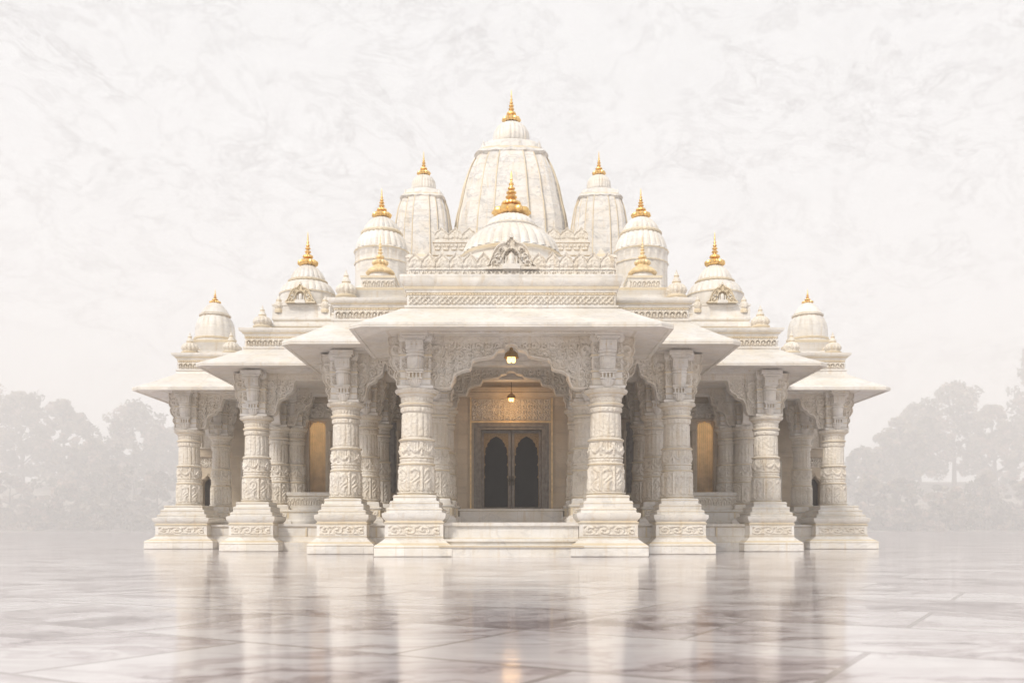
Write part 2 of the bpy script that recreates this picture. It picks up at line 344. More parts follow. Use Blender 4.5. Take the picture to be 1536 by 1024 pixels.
# ------------------------------------------------------------------ pillar meshes (origin at the pillar's foot)
def shaft_mesh():
    mb = MB()
    prof = [(.44, 1.355), (.455, 1.365), (.455, 1.385), (.43, 1.395), (.445, 1.405), (.445, 1.43), (.405, 1.445), (.40, 2.02), (.425, 2.04), (.43, 2.07), (.40, 2.09),
            (.385, 2.11), (.385, 2.19), (.41, 2.20), (.41, 2.235), (.38, 2.25), (.375, 2.56), (.40, 2.58), (.41, 2.61), (.385, 2.64), (.345, 2.665), (.335, 3.22),
            (.36, 3.23), (.365, 3.34), (.345, 3.352), (.385, 3.362), (.41, 3.385), (.41, 3.415), (.37, 3.44), (.355, 3.455), (.36, 3.56), (.39, 3.58), (.41, 3.61), (.41, 3.63), (.45, 3.645), (.485, 3.69), (.49, 3.74), (.30, 3.75)]
    mis = [0] * (len(prof) - 1)
    for i in (1, 3, 8, 12, 17, 26, 33): mis[i] = 1
    dense = []; dm = []
    for i in range(len(prof) - 1):
        d = prof[i + 1][1] - prof[i][1]; k = max(1, int(d / .018))
        for j in range(k):
            t = j / k; dense.append((prof[i][0] * (1 - t) + prof[i + 1][0] * t, prof[i][1] * (1 - t) + prof[i + 1][1] * t)); dm.append(mis[i])
    dense.append(prof[-1])
    def rel(TH, Z, RR):
        q = (TH / (2 * np.pi)) * 8 + .5; u = (q % 1 - .5) * 2; o = np.zeros_like(RR)
        # niche band
        z = (Z - 1.45) / .56; inb = (z > 0) & (z < 1)
        at = .62 + .25 * np.sqrt(np.clip(1 - (u / .7) ** 2, 0, 1)); fr = sst(1 - np.abs(z - at) / .07, 0, .6) * (np.abs(u) < .7); ps = sst(np.abs(u), .78, .9)
        wave = .5 + .5 * np.cos(u * 9 + 6 * np.sin(z * 7)); vase = sst(1 - np.hypot(u / .5, (z - .3) / .28), 0, .4)
        o += np.where(inb, .026 * np.maximum(np.maximum(fr, ps), .75 * wave * (z < at) * (np.abs(u) < .6)) + .012 * vase, 0)
        # swags
        z2 = (Z - 2.26) / .29; inb = (z2 > 0) & (z2 < 1)
        sag = .75 - .5 * (1 - u * u); o += np.where(inb, .028 * np.maximum(sst(1 - np.abs(z2 - sag) / .17, 0, .6), sst(np.abs(u), .8, .92)) + .010 * np.cos(TH * 40) * (z2 > sag), 0)
        # beads
        for za, zb, k in ((1.395, 1.44, 44), (2.11, 2.19, 20), (3.235, 3.34, 24), (3.46, 3.56, 28), (2.57, 2.62, 36), (3.645, 3.735, 30)):
            o += np.where((Z > za) & (Z < zb), .013 * np.sqrt(np.abs(np.cos(TH * k / 2))), 0)
        # flutes
        inb = (Z > 2.68) & (Z < 3.2); o += np.where(inb, .012 * sst(np.abs(((TH / (2 * np.pi)) * 16) % 1 - .5) * 2, .12, .35), 0)
        return RR + o * 1.5 - .012
    dd = np.array(dense)
    mb.lathe(0, 0, [tuple(p) for p in dense], n=112, rel=rel, mis=dm)
    return mb.mesh('pillar', [M_CARVE, M_CREAM], 50)
def plinth_mesh(inner=False):
    mb = MB(); w = .64
    if not inner:
        prof = [(.19, .0), (.19, .014), (.21, .018), (.205, .235), (.195, .25), (.12, .30), (.05, .355), (.02, .375), (.02, .395), (0, .40), (0, .735), (.02, .745), (.02, .765), (-.01, .77), (-.01, .79),
                (.0, .80), (.05, .86), (.06, .92), (.06, .955), (.03, .965), (-.01, .975), (-.03, .985), (-.035, 1.06), (-.05, 1.075), (-.085, 1.085), (-.095, 1.09), (-.10, 1.215), (-.11, 1.225), (-.155, 1.235), (-.165, 1.25), (-.165, 1.345), (-.18, 1.36)]
        mis = [0] * (len(prof) - 1); mis[13] = 1; mis[8] = 1; mis[24] = 1; mis[11] = 1; mis[4] = 1
        mb.stack(-w, w, -w, w, prof, mis)
        for o_, z_ in ((.206, .20), (-.033, 1.03), (-.098, 1.17), (-.163, 1.31), (.0, .425), (.0, .715)): mb.stack(-w, w, -w, w, [(o_, z_), (o_ + .012, z_ + .004), (o_ + .012, z_ + .016), (o_, z_ + .02)], [0, 1, 0])
        relief_ring(mb, -w + .07, w - .07, -w, w, .46, .70, vine(.24, .022, 1.3), mi=2, res=.014)
        mb.stack(-w + .06, w - .06, -w - .012, w + .012, [(0, .445), (0, .458)])
    else:
        w = .5
        prof = [(.12, ZF), (.12, .86), (.10, .88), (.04, .93), (.0, .95), (.0, 1.14), (.03, 1.155), (.05, 1.19), (.04, 1.21), (-.02, 1.22), (-.04, 1.24), (-.045, 1.32), (-.06, 1.335), (-.07, 1.358)]
        mis = [0] * (len(prof) - 1); mis[4] = 1; mis[8] = 1
        mb.stack(-w, w, -w, w, prof, mis)
        relief_ring(mb, -w + .06, w - .06, -w, w, .96, 1.13, vine(.17, .02, 1.3), mi=2, res=.02)
    return mb.mesh('pedestal', [M_MARBLE, M_CREAM, M_CARVE])
def tier_bracket(mb, ax, sg):
    T = [(3.935, 3.965, .17, .50), (4.06, 4.09, .175, .55), (4.095, 4.13, .20, .58), (4.56, 4.78, .19, .60), (4.785, 4.81, .215, .62), (4.815, 4.86, .25, .65), (4.865, 4.966, .30, .69)]
    def bx(h, p, z0, z1, mi=0, p0=.25, off=0):
        a = (off - h, off + h); d = (sg * p0, sg * p)
        if ax == 1: mb.box(a[0], a[1], min(d), max(d), z0, z1, mi)
        else: mb.box(min(d), max(d), a[0], a[1], z0, z1, mi)
    for z0, z1, h, p in T: bx(h, p, z0, z1)
    for k in (-.12, -.04, .04, .12): bx(.018, .52, 3.965, 4.06, 0, off=k)
    bx(.14, .46, 3.965, 4.06, 1)
    cxx, cyy = (0, sg * .40) if ax == 1 else (sg * .40, 0)
    mb.lathe(cxx, cyy, [(.150, 4.13), (.165, 4.15), (.16, 4.17), (.165, 4.24), (.175, 4.34), (.178, 4.40), (.165, 4.435)], 64, lambda TH, Z, RR: RR * (1 + .09 * (np.sqrt(np.abs(np.cos(TH * 10))) - .6)), None, sub=2)
    mb.lathe(cxx, cyy, [(.175, 4.435), (.20, 4.45), (.20, 4.48), (.17, 4.50), (.19, 4.53), (.215, 4.555)], 40)
    mb.lathe(cxx, sg * .36 if ax == 1 else cyy, [(.0, 3.70), (.05, 3.73), (.10, 3.80), (.14, 3.88), (.155, 3.93)], 32, lambda TH, Z, RR: RR * (1 + .12 * (np.sqrt(np.abs(np.cos(TH * 8))) - .6)), None, sub=2)
    for q in (-.11, 0, .11): bx(.035, .62, 4.60, 4.74, 0, off=q)
    bx(.155, .605, 4.665, 4.685, 1)
def capital_mesh():
    mb = MB(); c = .335
    prof = [(.06, 3.742), (.06, 3.80), (.02, 3.82), (.0, 3.84), (0, 3.93), (.02, 3.94), (.02, 3.965), (0, 3.975), (0, 4.10), (.025, 4.11), (.025, 4.14), (0, 4.15), (0, 4.44), (.03, 4.455), (.03, 4.50), (0, 4.51), (0, 4.78), (.03, 4.80), (.05, 4.86), (.05, 4.966)]
    mis = [0] * (len(prof) - 1); mis[5] = 1; mis[9] = 1; mis[13] = 1
    mb.stack(-c, c, -c, c, prof, mis)
    relief_ring(mb, -c, c, -c, c, 4.16, 4.43, scroll(.02, .13), mi=2, res=.018)
    relief_ring(mb, -c, c, -c, c, 4.52, 4.77, scroll(.02, .12), mi=2, res=.018)
    for sg in (-1, 1): tier_bracket(mb, 1, sg)
    return mb.mesh('capital', [M_MARBLE, M_CREAM, M_CARVE])
def bracket_mesh():
    """scalloped side bracket projecting towards -x"""
    mb = MB()
    zz = np.linspace(3.755, 4.964, 64)
    zk = [3.755, 3.80, 3.86, 3.90, 3.97, 4.0, 4.05, 4.11, 4.15, 4.18, 4.25, 4.35, 4.42, 4.46, 4.52, 4.60, 4.68, 4.72, 4.76, 4.85, 4.9, 4.964]
    pk = [.37, .43, .46, .44, .46, .50, .515, .50, .47, .50, .56, .60, .60, .57, .62, .645, .64, .60, .63, .65, .64, .66]
    P = np.interp(zz, zk, pk); nu = 20; th = .13
    for sg in (-1, 1):
        t = np.linspace(0, 1, nu); X = -(.30 + (P[:, None] - .30) * t[None, :]); Z = np.repeat(zz[:, None], nu, 1)
        d = P[:, None] + X
        rx, rz = (X + .47), (Z - 4.62); r = np.hypot(rx, rz) / .15; r2 = np.hypot(X + .43, Z - 4.30) / .12; r3 = np.hypot(X + .41, Z - 4.03) / .085
        H = np.zeros_like(X)
        for rr, a in ((r, np.arctan2(rz, rx)), (r2, np.arctan2(Z - 4.3, X + .43)), (r3, np.arctan2(Z - 4.03, X + .41))):
            s = np.abs(((a / (2 * np.pi) + rr * 1.1) % 1) - .5) * 2; H = np.maximum(H, .042 * sst(s, .3, .7) * sst(1.05 - rr, 0, .2))
        H = np.maximum(H, .042 * sst(.04 - d, 0, .02))
        Y = sg * (th + H); G = np.stack([X, Y, Z], -1); mb.grid(G[:, ::sg] if sg > 0 else G, 2)
    e = np.stack([np.stack([-P, np.full_like(P, y), zz], -1) for y in (-th - .042, th + .042)], 1)
    mb.grid(e, 0)
    return mb.mesh('bracket', [M_MARBLE, M_CREAM, M_CARVE], 50)
ME_SH, ME_PL, ME_PI, ME_CA, ME_BR = shaft_mesh(), plinth_mesh(), plinth_mesh(True), capital_mesh(), bracket_mesh()
def pillar(x, y, inner=False, sc_xy=1.0, psc=1.0, label=None):
    p = bpy.data.objects.new('pillar', ME_SH); COL.objects.link(p); p.parent = temple
    p.location = (x, y, 0); p.scale = (sc_xy, sc_xy, 1)
    if label: p['label'] = label
    def ch(name, me, rz=0, s=1):
        c = bpy.data.objects.new(name, me); COL.objects.link(c); c.parent = p; c.rotation_euler.z = rz; c.scale = (s, s, 1); return c
    q = ch('pedestal', ME_PI if inner else ME_PL, 0, psc); q.scale.x = psc * (1.08 if psc > 1.1 else 1); ch('capital', ME_CA)
    ch('bracket', ME_BR); ch('bracket', ME_BR, math.pi)
    return p
ROW = [(2.14, .85), (4.14, 3.05), (7.15, 5.85), (10.27, 9.35)]
for s in (-1, 1):
    for k, (x, y) in enumerate(ROW): pillar(s * x, y, psc=1.22 if k == 3 else 1.0, sc_xy=.95 if k else 1.0)
    for x, y in [(1.86, 2.9), (1.80, 4.35), (4.0, 5.6), (3.95, 7.6), (7.18, 8.4), (6.75, 8.72), (9.75, 10.9), (7.6, 9.9 + 1.2)]: pillar(s * x, y, True, .82)

# ------------------------------------------------------------------ arches between pillars
AK = [(0, 3.77), (.345, 3.77), (.365, 3.80), (.385, 3.90), (.398, 4.03), (.42, 4.09), (.475, 4.15), (.56, 4.19), (.578, 4.24), (.585, 4.35), (.61, 4.41), (.66, 4.43), (.77, 4.47), (.82, 4.50), (.845, 4.59), (.87, 4.62), (.925, 4.64), (.94, 4.71), (.965, 4.745), (1, 4.755)]
def arch(mb, a, b, th=.10, shallow=0.0, res=.022, ztop=4.80, core=.30, mi=1, opened=False):
    a = Vector((*a, 0)); b = Vector((*b, 0)); Ld = (b - a).length; d = (b - a) / Ld; nrm = Vector((d.y, -d.x, 0))
    nu = int(Ld / res); u = np.linspace(core, Ld - core, nu); half = Ld / 2
    s = 1 - np.abs(u - half) / half
    k = np.array(AK); zb = np.interp(s, k[:, 0], k[:, 1]); zb = zb + shallow * (4.79 - zb)
    if opened:
        q = np.array([(.3, 3.78), (.5, 3.80), (.57, 3.88), (.61, 4.12), (.68, 4.22), (.84, 4.28), (.88, 4.37), (.99, 4.42), (1.05, 4.50), (1.08, 4.68), (1.13, 4.765), (9, 4.77)])
        zb = np.interp(np.minimum(u, Ld - u) * (1.0 if Ld > 2.4 else 1.12), q[:, 0], q[:, 1])
    nv = int(1.05 / res / 1.25); t = np.linspace(0, 1, nv)
    Z = zb[None, :] + (ztop + .17 - zb[None, :]) * t[:, None]; U = np.repeat(u[None, :], nv, 0)
    D = Z - zb[None, :]
    sl = np.gradient(zb, u); slw = 1 / np.sqrt(1 + sl ** 2)
    H = scroll(.042, .21)(U - Ld / 2, Z) * sst(D, .05, .08)
    rim = sst(.055 - D * np.maximum(slw[None, :], .3), 0, .012); H = np.maximum(H, .045 * rim)
    H = np.maximum(H, np.where(Z > ztop - .12, .03 * sst(1 - np.abs(((U / .07) % 1 - .5) * 2), .2, .5), 0)); H = np.where(Z > ztop, .035, H)
    for sg in (1, -1):
        off = sg * (th + H); P = np.stack([a.x + d.x * U + nrm.x * off, a.y + d.y * U + nrm.y * off, Z], -1)
        mb.grid(P, mi)
    e = np.stack([np.stack([a.x + d.x * u + nrm.x * o, a.y + d.y * u + nrm.y * o, zb], -1) for o in (-th - .045, -th * .3, th * .3, th + .045)], 0)
    mb.grid(e, 0)
mb = MB(); arch(mb, (-2.14, .85), (2.14, .85), res=.018); mb.build('arch', [M_MARBLE, M_CARVE], temple, 'wide cusped arch of the front porch', smooth=50)
mb = MB(); arch(mb, (-1.86, 4.35), (1.86, 4.35), shallow=.35, res=.02); mb.build('arch', [M_MARBLE, M_CARVE], temple, 'second cusped arch inside the porch', smooth=50)
def side_arches(mir):
    for a, b, r in [((-4.14, 3.05), (-2.14, 3.05), .022), ((-7.15, 5.85), (-4.14, 5.85), .022), ((-10.27, 9.35), (-7.15, 9.35), .025),
                    ((-2.14, .85), (-2.14, 3.05), .03), ((-4.14, 3.05), (-4.14, 5.85), .03), ((-7.15, 5.85), (-7.15, 8.4), .03), ((-10.27, 9.35), (-10.27, 11.9), .03),
                    ((-7.18, 8.4), (-4.0, 8.4), .03)]:
        mb = MB(); arch(mb, a, b, res=r, opened=True); mb.build('arch', [M_MARBLE, M_CARVE], temple, mirror=mir, smooth=50)
both(side_arches)

# ------------------------------------------------------------------ platform and steps
PP = [(.14, 0), (.14, .235), (.12, .25), (.03, .262), (.02, .30), (.0, .385), (0, .40), (-.03, .41), (-.03, .66), (0, .67), (.03, .70), (.035, .755), (.02, ZF)]
PM = [0] * 12; PM[2] = 1; PM[8] = 1; PM[6] = 1
def platform(mir):
    for x0, x1, y0, y1 in [(-4.75, -2.0, 3.0, 9.02), (-7.75, -4.74, 5.75, 9.01), (-10.95, -7.2, 9.0, 12.6)]:
        mb = MB(); mb.stack(x0, x1, y0, y1, PP, PM, sides=(1, 0, 1, 1))
        # vertical joints between facing slabs
        n = int((x1 - x0) / .95)
        for k in range(1, n): mb.box(x0 + k * (x1 - x0) / n - .02, x0 + k * (x1 - x0) / n + .02, y0 - .005, y0 + .1, .405, .664, 1)
        mb.build('platform', [M_MARBLE, M_CREAM], temple, mirror=mir)
both(platform)
mb = MB()
mb.stack(-1.52, 1.52, .02, 2, [(0, 0), (0, .20), (.05, .212), (.055, .245), (.03, .256)], [0, 0, 1, 0])
mb.stack(-1.52, 1.52, .22, 2, [(0, .25), (0, .325), (.06, .335), (.06, .375), (.03, .385)], [0, 1, 0, 0])
mb.stack(-1.52, 1.52, .46, 2, [(0, .38), (0, .40), (-.03, .41), (-.03, .66), (.04, .68), (.045, .745), (.02, .757)], [0, 1, 0, 0, 0, 0])
mb.build('stairs', [M_MARBLE, M_CREAM], temple, 'pale marble steps between the front pedestals')
mb = MB(); mb.box(-2.6, 2.6, 1.0, 6.6, .3, ZF - .001)
mb.stack(-1.36, 1.36, 4.15, 6.5, [(0, ZF), (0, 1.08), (.03, 1.09), (.03, 1.14), (.01, 1.15)], [0, 1, 0, 0])
mb.build('porch_floor', [M_MARBLE, M_CREAM], temple)
def podium(mir):
    mb = MB(); mb.stack(-7.1, -2.0, 8.0, 9.0, [(.06, ZF), (.06, .86), (0, .90), (0, 1.12), (.04, 1.14), (.05, 1.19), (.03, 1.2)], [0, 0, 0, 1, 0, 0], sides=(1, 0, 1, 0))
    # low carved bench rail set between the inner pillars
    mb.stack(-7.0, -4.3, 8.25, 8.5, [(.03, 1.2), (.03, 1.30), (0, 1.31), (0, 1.62), (.04, 1.64), (.05, 1.72), (.03, 1.75)], [0, 1, 0, 1, 0, 0])
    relief_ring(mb, -6.95, -4.35, 8.25, 8.5, 1.34, 1.6, archrow(.26, .02, .16), mi=2, faces='f')
    mb.build('bench_rail', [M_MARBLE, M_CREAM, M_CARVE], temple, mirror=mir)
both(podium)

# ------------------------------------------------------------------ roofs: eaves, entablatures
def eave(xl, xr, yf, yb, zi, ze, zt, ol, orr, of, ob, ch=.30):
    """sloping stone eave with chamfered corners; o* = overhang per side"""
    mb = MB()
    def ring(f, z, ins=0.0):
        a, b2, c, d = xl - ol * f + (ins if ol else 0), xr + orr * f - (ins if orr else 0), yf - of * f + ins, yb + ob * f - (ins if ob else 0)
        k = ch * f; kl = k if ol else 0; kr = k if orr else 0; kb = k if ob else 0
        kl = max(kl, .001); kr = max(kr, .001); bl = max(min(kl, kb), .001); br_ = max(min(kr, kb), .001)
        return [(a + kl, c, z), (b2 - kr, c, z), (b2, c + kr * .8, z), (b2, d - br_, z), (b2 - br_, d, z), (a + bl, d, z), (a, d - bl, z), (a, c + kl * .8, z)]
    rings = [ring(-.12, zi - .01), ring(0, zi), ring(.12, zi - .015), ring(.9, ze + .012), ring(.915, ze - .008), ring(1.0, ze), ring(1.0, ze + .028), ring(.99, ze + .034), ring(1.0, ze + .04), ring(1.0, ze + .088), ring(.985, ze + .10)]
    for t in (.85, .65, .45, .25, .1, 0, -.12):
        zz = ze + .105 + (zt - ze - .105) * (1 - max(t, 0)) ** 1.12; rings.append(ring(t, zz))
    mis = [0] * (len(rings) - 1); mis[6] = 1
    mb.loft(rings, mis)
    # seams between the roof slabs: thin raised joints following the slope
    n = max(2, int((xr - xl) / 1.05))
    for k in range(1, n):
        x = xl + (xr - xl) * k / n; pts = []
        for t in (.97, .85, .65, .45, .25, .1, .02):
            zz = ze + .105 + (zt - ze - .105) * (1 - t) ** 1.12; pts.append((x, yf - of * t, zz))
        mb.tube(pts, .006, 4)
    # carved strip under the inner edge
    mb.panel((xl + .05, yf - .13, zi - .055), (1, 0, 0), (0, .25, 1), (0, -1, 0), xr - xl - .1, .06, petals(.06, .015, .06), .012, 0)
    return mb
def entab(x0, x1, y0, y1, zb, cz=6.17, side='l', fr=None, tiers=(), ck=1.0):
    """frieze + cornice block; x0..x1 the frieze faces"""
    mb = MB(); f0, f1 = cz - .33, cz - .07
    sides = (1, 1, 1, 1)
    prof = [(0.0, 4.967), (0, zb), (.05, zb + .003), (.05, f0 - .17 + .02), (.035, f0 - .12), (.035, f0 - .08), (.06, f0 - .07), (.06, f0 - .03), (0, f0 - .02), (0, f1), (.02, f1 + .005), (.03, f1 + .06),
            (.06, f1 + .07)] + [(o, f1 + .07 + (h - .07) * ck) for o, h in ((.075, .13), (.09, .14), (.13, .20), (.15, .25), (.155, .36), (.14, .375), (.0, .38))]
    ctop = f1 + .07 + .31 * ck
    prof = [p for i, p in enumerate(prof) if i < 2 or p[1] > zb]
    mis = [0] * (len(prof) - 1); mis[-7] = 1; mis[-10] = 1
    mb.stack(x0, x1, y0, y1, prof, mis)
    fc = 'f' + side
    relief_ring(mb, x0 + .03, x1 - .03, y0, y1, f0, f1 - .06, fr or lattice(.2, .022, .125), mi=2, res=.015, faces=fc)
    relief_ring(mb, x0, x1, y0, y1, f1 - .055, f1 + .0, petals(.055, .022, .065), mi=1, res=.012, faces=fc)
    z = ctop
    for ins, h, kind in tiers:
        if kind == 'dentil':
            mb.stack(x0 + ins, x1 - ins, y0 + ins, y1 - ins, [(0, z), (0, z + h)])
            relief_ring(mb, x0 + ins, x1 - ins, y0 + ins, y1 - ins, z + .01, z + h - .02, dentil(h - .03, .025), mi=2, res=.012, faces=fc)
        else:
            mb.stack(x0 + ins, x1 - ins, y0 + ins, y1 - ins, [(0, z), (0, z + h * .5), (.03, z + h * .6), (.035, z + h * .9), (.02, z + h)], [0, 1, 0, 0])
        z += h
    return mb, z
def merlons(mb, p0, p1, z, w=.30, h=.40, mi=0):
    p0 = Vector((*p0, 0)); p1 = Vector((*p1, 0)); Ld = (p1 - p0).length; d = (p1 - p0) / Ld; n = max(1, round(Ld / w)); w = Ld / n
    nr = Vector((d.y, -d.x, 0))
    for k in range(n):
        u = np.linspace(-.5, .5, 17); au = np.abs(u)
        zt = np.interp(au, [0, .04, .18, .24, .30, .42, .46, .5], [1.0, .96, .82, .76, .76, .66, .54, .52]) * h
        t = np.linspace(0, 1, 12); Z = zt[None] * t[:, None]; U = np.repeat(u[None] * w * .98, 12, 0)
        D = zt[None] - Z
        r = np.hypot(U, Z - .42 * h) / (.2 * h); H = .03 * sst(1 - np.abs(r - .9), .5, .9) + .035 * sst(1 - r, .3, .8)
        H = np.maximum(H, .03 * sst(.05 - D, 0, .02)); H = np.maximum(H, .025 * (Z < .1 * h)); r2 = np.hypot(np.abs(U) - .33 * w, Z - .25 * h) / (.13 * h); H = np.maximum(H, .035 * sst(1.2 - r2, .1, .6))
        c = p0 + d * (w * (k + .5))
        for sg in (1, -1):
            off = sg * (.035 + H); P = np.stack([c.x + d.x * U + nr.x * off, c.y + d.y * U + nr.y * off, z + Z], -1); mb.grid(P, mi)
        off = np.array([-.065, .065])
        P = np.stack([np.stack([c.x + d.x * u * w * .98 + nr.x * o, c.y + d.y * u * w * .98 + nr.y * o, z + zt], -1) for o in off], 0); mb.grid(P, mi)
mats3 = [M_MARBLE, M_CREAM, M_CARVE]
# P1 central porch roof
eave(-2.42, 2.42, .30, 4.6, 4.955, 4.835, 5.47, 1.02, 1.02, 1.08, 0).build('eave', [M_MARBLE, M_CREAM], temple, 'broad front eave over the porch')
eb, zt1 = entab(-2.31, 2.31, .40, 4.62, 5.395, 5.91, side='lr', tiers=((.02, .13, 'dentil'),))
ent1 = eb.build('entablature', mats3, temple, 'tall carved entablature over the front porch')
mb = MB()
merlons(mb, (-2.29, .46), (2.29, .46), zt1, .305, .41); merlons(mb, (-2.27, 4.5), (-2.27, .55), zt1, .305, .41); merlons(mb, (2.27, .55), (2.27, 4.5), zt1, .305, .41)
for sx in (-1, 1): mb.stack(sx * 2.26 - .07, sx * 2.26 + .07, .44, .60, [(0, zt1), (0, zt1 + .27), (.02, zt1 + .28), (.02, zt1 + .31), (-.03, zt1 + .36), (-.06, zt1 + .38)])
mb.build('parapet', [M_CARVE], ent1, smooth=50)
mb = MB(); mb.box(-2.1, 2.1, .7, 4.4, zt1 - .2, zt1 + .03); mb.build('roof_slab', [M_MARBLE], ent1)
# side pavilions
def pav(mir):
    for xl, xr, yf, yb, zi, ze, zt, orr, cz, tiers, of in [
            (-4.40, -2.3, 2.62, 6.6, 5.04, 4.93, 5.68, 0, 6.13, (), 1.15),
            (-7.40, -4.3, 5.42, 9.3, 5.045, 4.935, 5.57, 0, 6.01, ((.45, .25, 'slab'), (.62, .20, 'slab'), (.72, .16, 'dentil')), 1.12),
            (-10.55, -7.35, 8.95, 12.6, 4.96, 4.83, 5.50, 0, 6.0, ((.42, .14, 'slab'),), 1.12)]:
        e = eave(xl, xr, yf, yb, zi, ze, zt, 1.0, orr, of, 0 if yb < 12 else .8, ch=.22); e.build('eave', [M_MARBLE, M_CREAM], temple, mirror=mir)
        eb, z = entab(xl + .03, xr, yf + .06, yb, zt - .08, cz, side='l', fr=archrow(.2, .04, .15), tiers=tiers, ck=.5)
        eb.build('entablature', mats3, temple, mirror=mir)
both(pav)

# ------------------------------------------------------------------ domes, finials, spires
def finial(mb, x, y, z, r, h, mi=0):
    P = [(.55, 0), (.62, .015), (.50, .03), (.80, .05), (.98, .09), (1.0, .13), (.9, .18), (.62, .215), (.30, .235), (.26, .252), (.42, .264), (.54, .285), (.52, .325), (.36, .36), (.19, .38), (.17, .405), (.30, .42), (.33, .44), (.28, .465), (.15, .485), (.14, .51),
         (.28, .52), (.28, .545), (.18, .57), (.12, .595), (.21, .61), (.20, .635), (.11, .66), (.09, .69), (.15, .705), (.13, .73), (.07, .755), (.06, .79), (.09, .805), (.065, .84), (.05, .92), (.02, .99), (0, 1.0)]
    def rel(TH, Z, RR):
        t = (Z - z) / h; return RR * (1 + np.where(t < .2, .13, np.where((t > .23) & (t < .33), .05, 0)) * (np.abs(np.cos(TH * 6)) - .5) * 1.6)
    mb.lathe(x, y, [(a * r, z + b2 * h) for a, b2 in P], 48, rel, None)
def lobes(n, a, z0=-9, z1=99):
    return lambda TH, Z, RR: RR * (1 + np.where((Z > z0) & (Z < z1), a, 0) * (np.sqrt(np.abs(np.sin(TH * n / 2))) - .6))
def collar(mb, cx, cy, r, z0, z1, n=48, mi=1):
    """ring of small leaves"""
    mb.lathe(cx, cy, [(r * .96, z0), (r * 1.04, z0 + (z1 - z0) * .3), (r * 1.06, z0 + (z1 - z0) * .7), (r * .97, z1)], 96, lobes(n, .05), [mi] * 3, sub=3)
def pediment(mb, x, y, z, s=1.0):
    """carved gable ornament with a little shrine, facing -y"""
    u = np.linspace(-.60, .60, 81); au = np.abs(u)
    zt = np.interp(au, [0, .03, .05, .10, .13, .20, .24, .30, .34, .38, .42, .50, .60], [.82, .78, .70, .68, .64, .62, .60, .56, .52, .46, .36, .17, .06])
    t = np.linspace(0, 1, 36); Z = zt[None] * t[:, None]; U = np.repeat(u[None], 36, 0); D = zt[None] - Z
    arch_r = np.hypot(U / .17, (Z - .26) / .19); inside = ((arch_r < 1) & (Z > .26)) | ((np.abs(U) < .17) & (Z <= .26) & (Z > .12))
    H = .05 * sst(.06 - D, 0, .02)
    for cx_, cz_, rr in ((.30, .30, .09), (.36, .14, .10), (.22, .44, .07), (.09, .58, .05), (.47, .08, .07)):
        r = np.hypot(np.abs(U) - cx_, Z - cz_) / rr; a = np.arctan2(Z - cz_, np.abs(U) - cx_); sp = np.abs(((a / (2 * np.pi) + r * 1.1) % 1) - .5) * 2
        H = np.maximum(H, .06 * sst(sp, .3, .7) * sst(1.1 - r, 0, .2))
    H = np.maximum(H, .06 * sst(1 - np.abs(arch_r - 1.12) / .14, 0, .5) * (Z > .26)); H = np.where(inside, -.08, H)
    H = np.where(Z < .06, .07, H)
    P = np.stack([x + s * U, y - s * (.06 + H), z + s * Z], -1); mb.grid(P, 2)
    P = np.stack([np.stack([x + s * u, np.full_like(u, y + s * o), z + s * zt], -1) for o in (-.11, .10)], 0); mb.grid(P, 2)
    P = np.stack([x + s * U[:2], np.full_like(U[:2], y + s * .1), z + s * np.stack([0 * zt, zt])], -1); mb.grid(P, 2)
    for sx in (-1, 1): mb.lathe(x + sx * .12 * s, y - .06 * s, [(.03 * s, z + .12 * s), (.03 * s, z + .15 * s), (.02 * s, z + .16 * s), (.018 * s, z + .29 * s), (.032 * s, z + .31 * s)], 10)
    mb.lathe(x, y - .02 * s, [(.08 * s, z + .12 * s), (.085 * s, z + .30 * s), (.06 * s, z + .37 * s), (.0, z + .40 * s)], 16)
    mb.box(x - .2 * s, x + .2 * s, y - .16 * s, y, z + .0, z + .09 * s, 0); mb.box(x - .17 * s, x + .17 * s, y - .145 * s, y, z + .09 * s, z + .12 * s, 0)
    for sx in (-1, 1): mb.torus((x + sx * .30 * s, y - .09 * s, z + .24 * s), .07 * s, .022 * s, 1, 14, 6)
    mb.lathe(x, y - .06 * s, [(.05 * s, z + .72 * s), (.06 * s, z + .75 * s), (.035 * s, z + .80 * s), (.012 * s, z + .86 * s), (0, z + .9 * s)], 12)

def add_finial(par, x, y, z, r, h, mirror=False, gilt=M_GOLD, label=None):
    mb = MB(); finial(mb, x, y, z, r, h); return mb.build('finial', [gilt], par, label, mirror=mirror)

# central porch dome
mb = MB(); X, Y = 0, 2.5
mb.stack(-1.5, 1.5, 1.1, 4.0, [(0, zt1), (0, 6.75), (.03, 6.77), (.03, 6.82), (0, 6.84)])
mb.lathe(X, Y, [(1.22, 6.8), (1.25, 6.84), (1.25, 6.9), (1.2, 6.93), (1.19, 7.13)], 96, None, [0, 1, 1, 0])
mb.lathe(X, Y, [(1.19, 7.13), (1.25, 7.15), (1.26, 7.19), (1.20, 7.21), (1.21, 7.24), (1.17, 7.27)], 96, None, [0, 1, 0, 1, 0])
mb.lathe(X, Y, [(1.17, 7.27), (1.14, 7.40), (1.07, 7.54), (.96, 7.68), (.82, 7.80), (.66, 7.89)], 128, lobes(32, .055), [0] * 5, sub=3)
mb.lathe(X, Y, [(.60, 7.87), (.66, 7.89), (.68, 7.93), (.64, 7.96), (.60, 7.97)], 64, lobes(32, .02), [1, 0, 1, 0])
mb.lathe(X, Y, [(.60, 7.97), (.58, 8.05), (.50, 8.14), (.40, 8.21), (.30, 8.24)], 96, lobes(24, .05), [0] * 4, sub=3)
dome1 = mb.build('dome', mats3, temple, 'ribbed low dome behind the front parapet', smooth=50)
add_finial(dome1, X, Y, 8.20, .44, 1.17, label='large gilded finial on the porch dome')
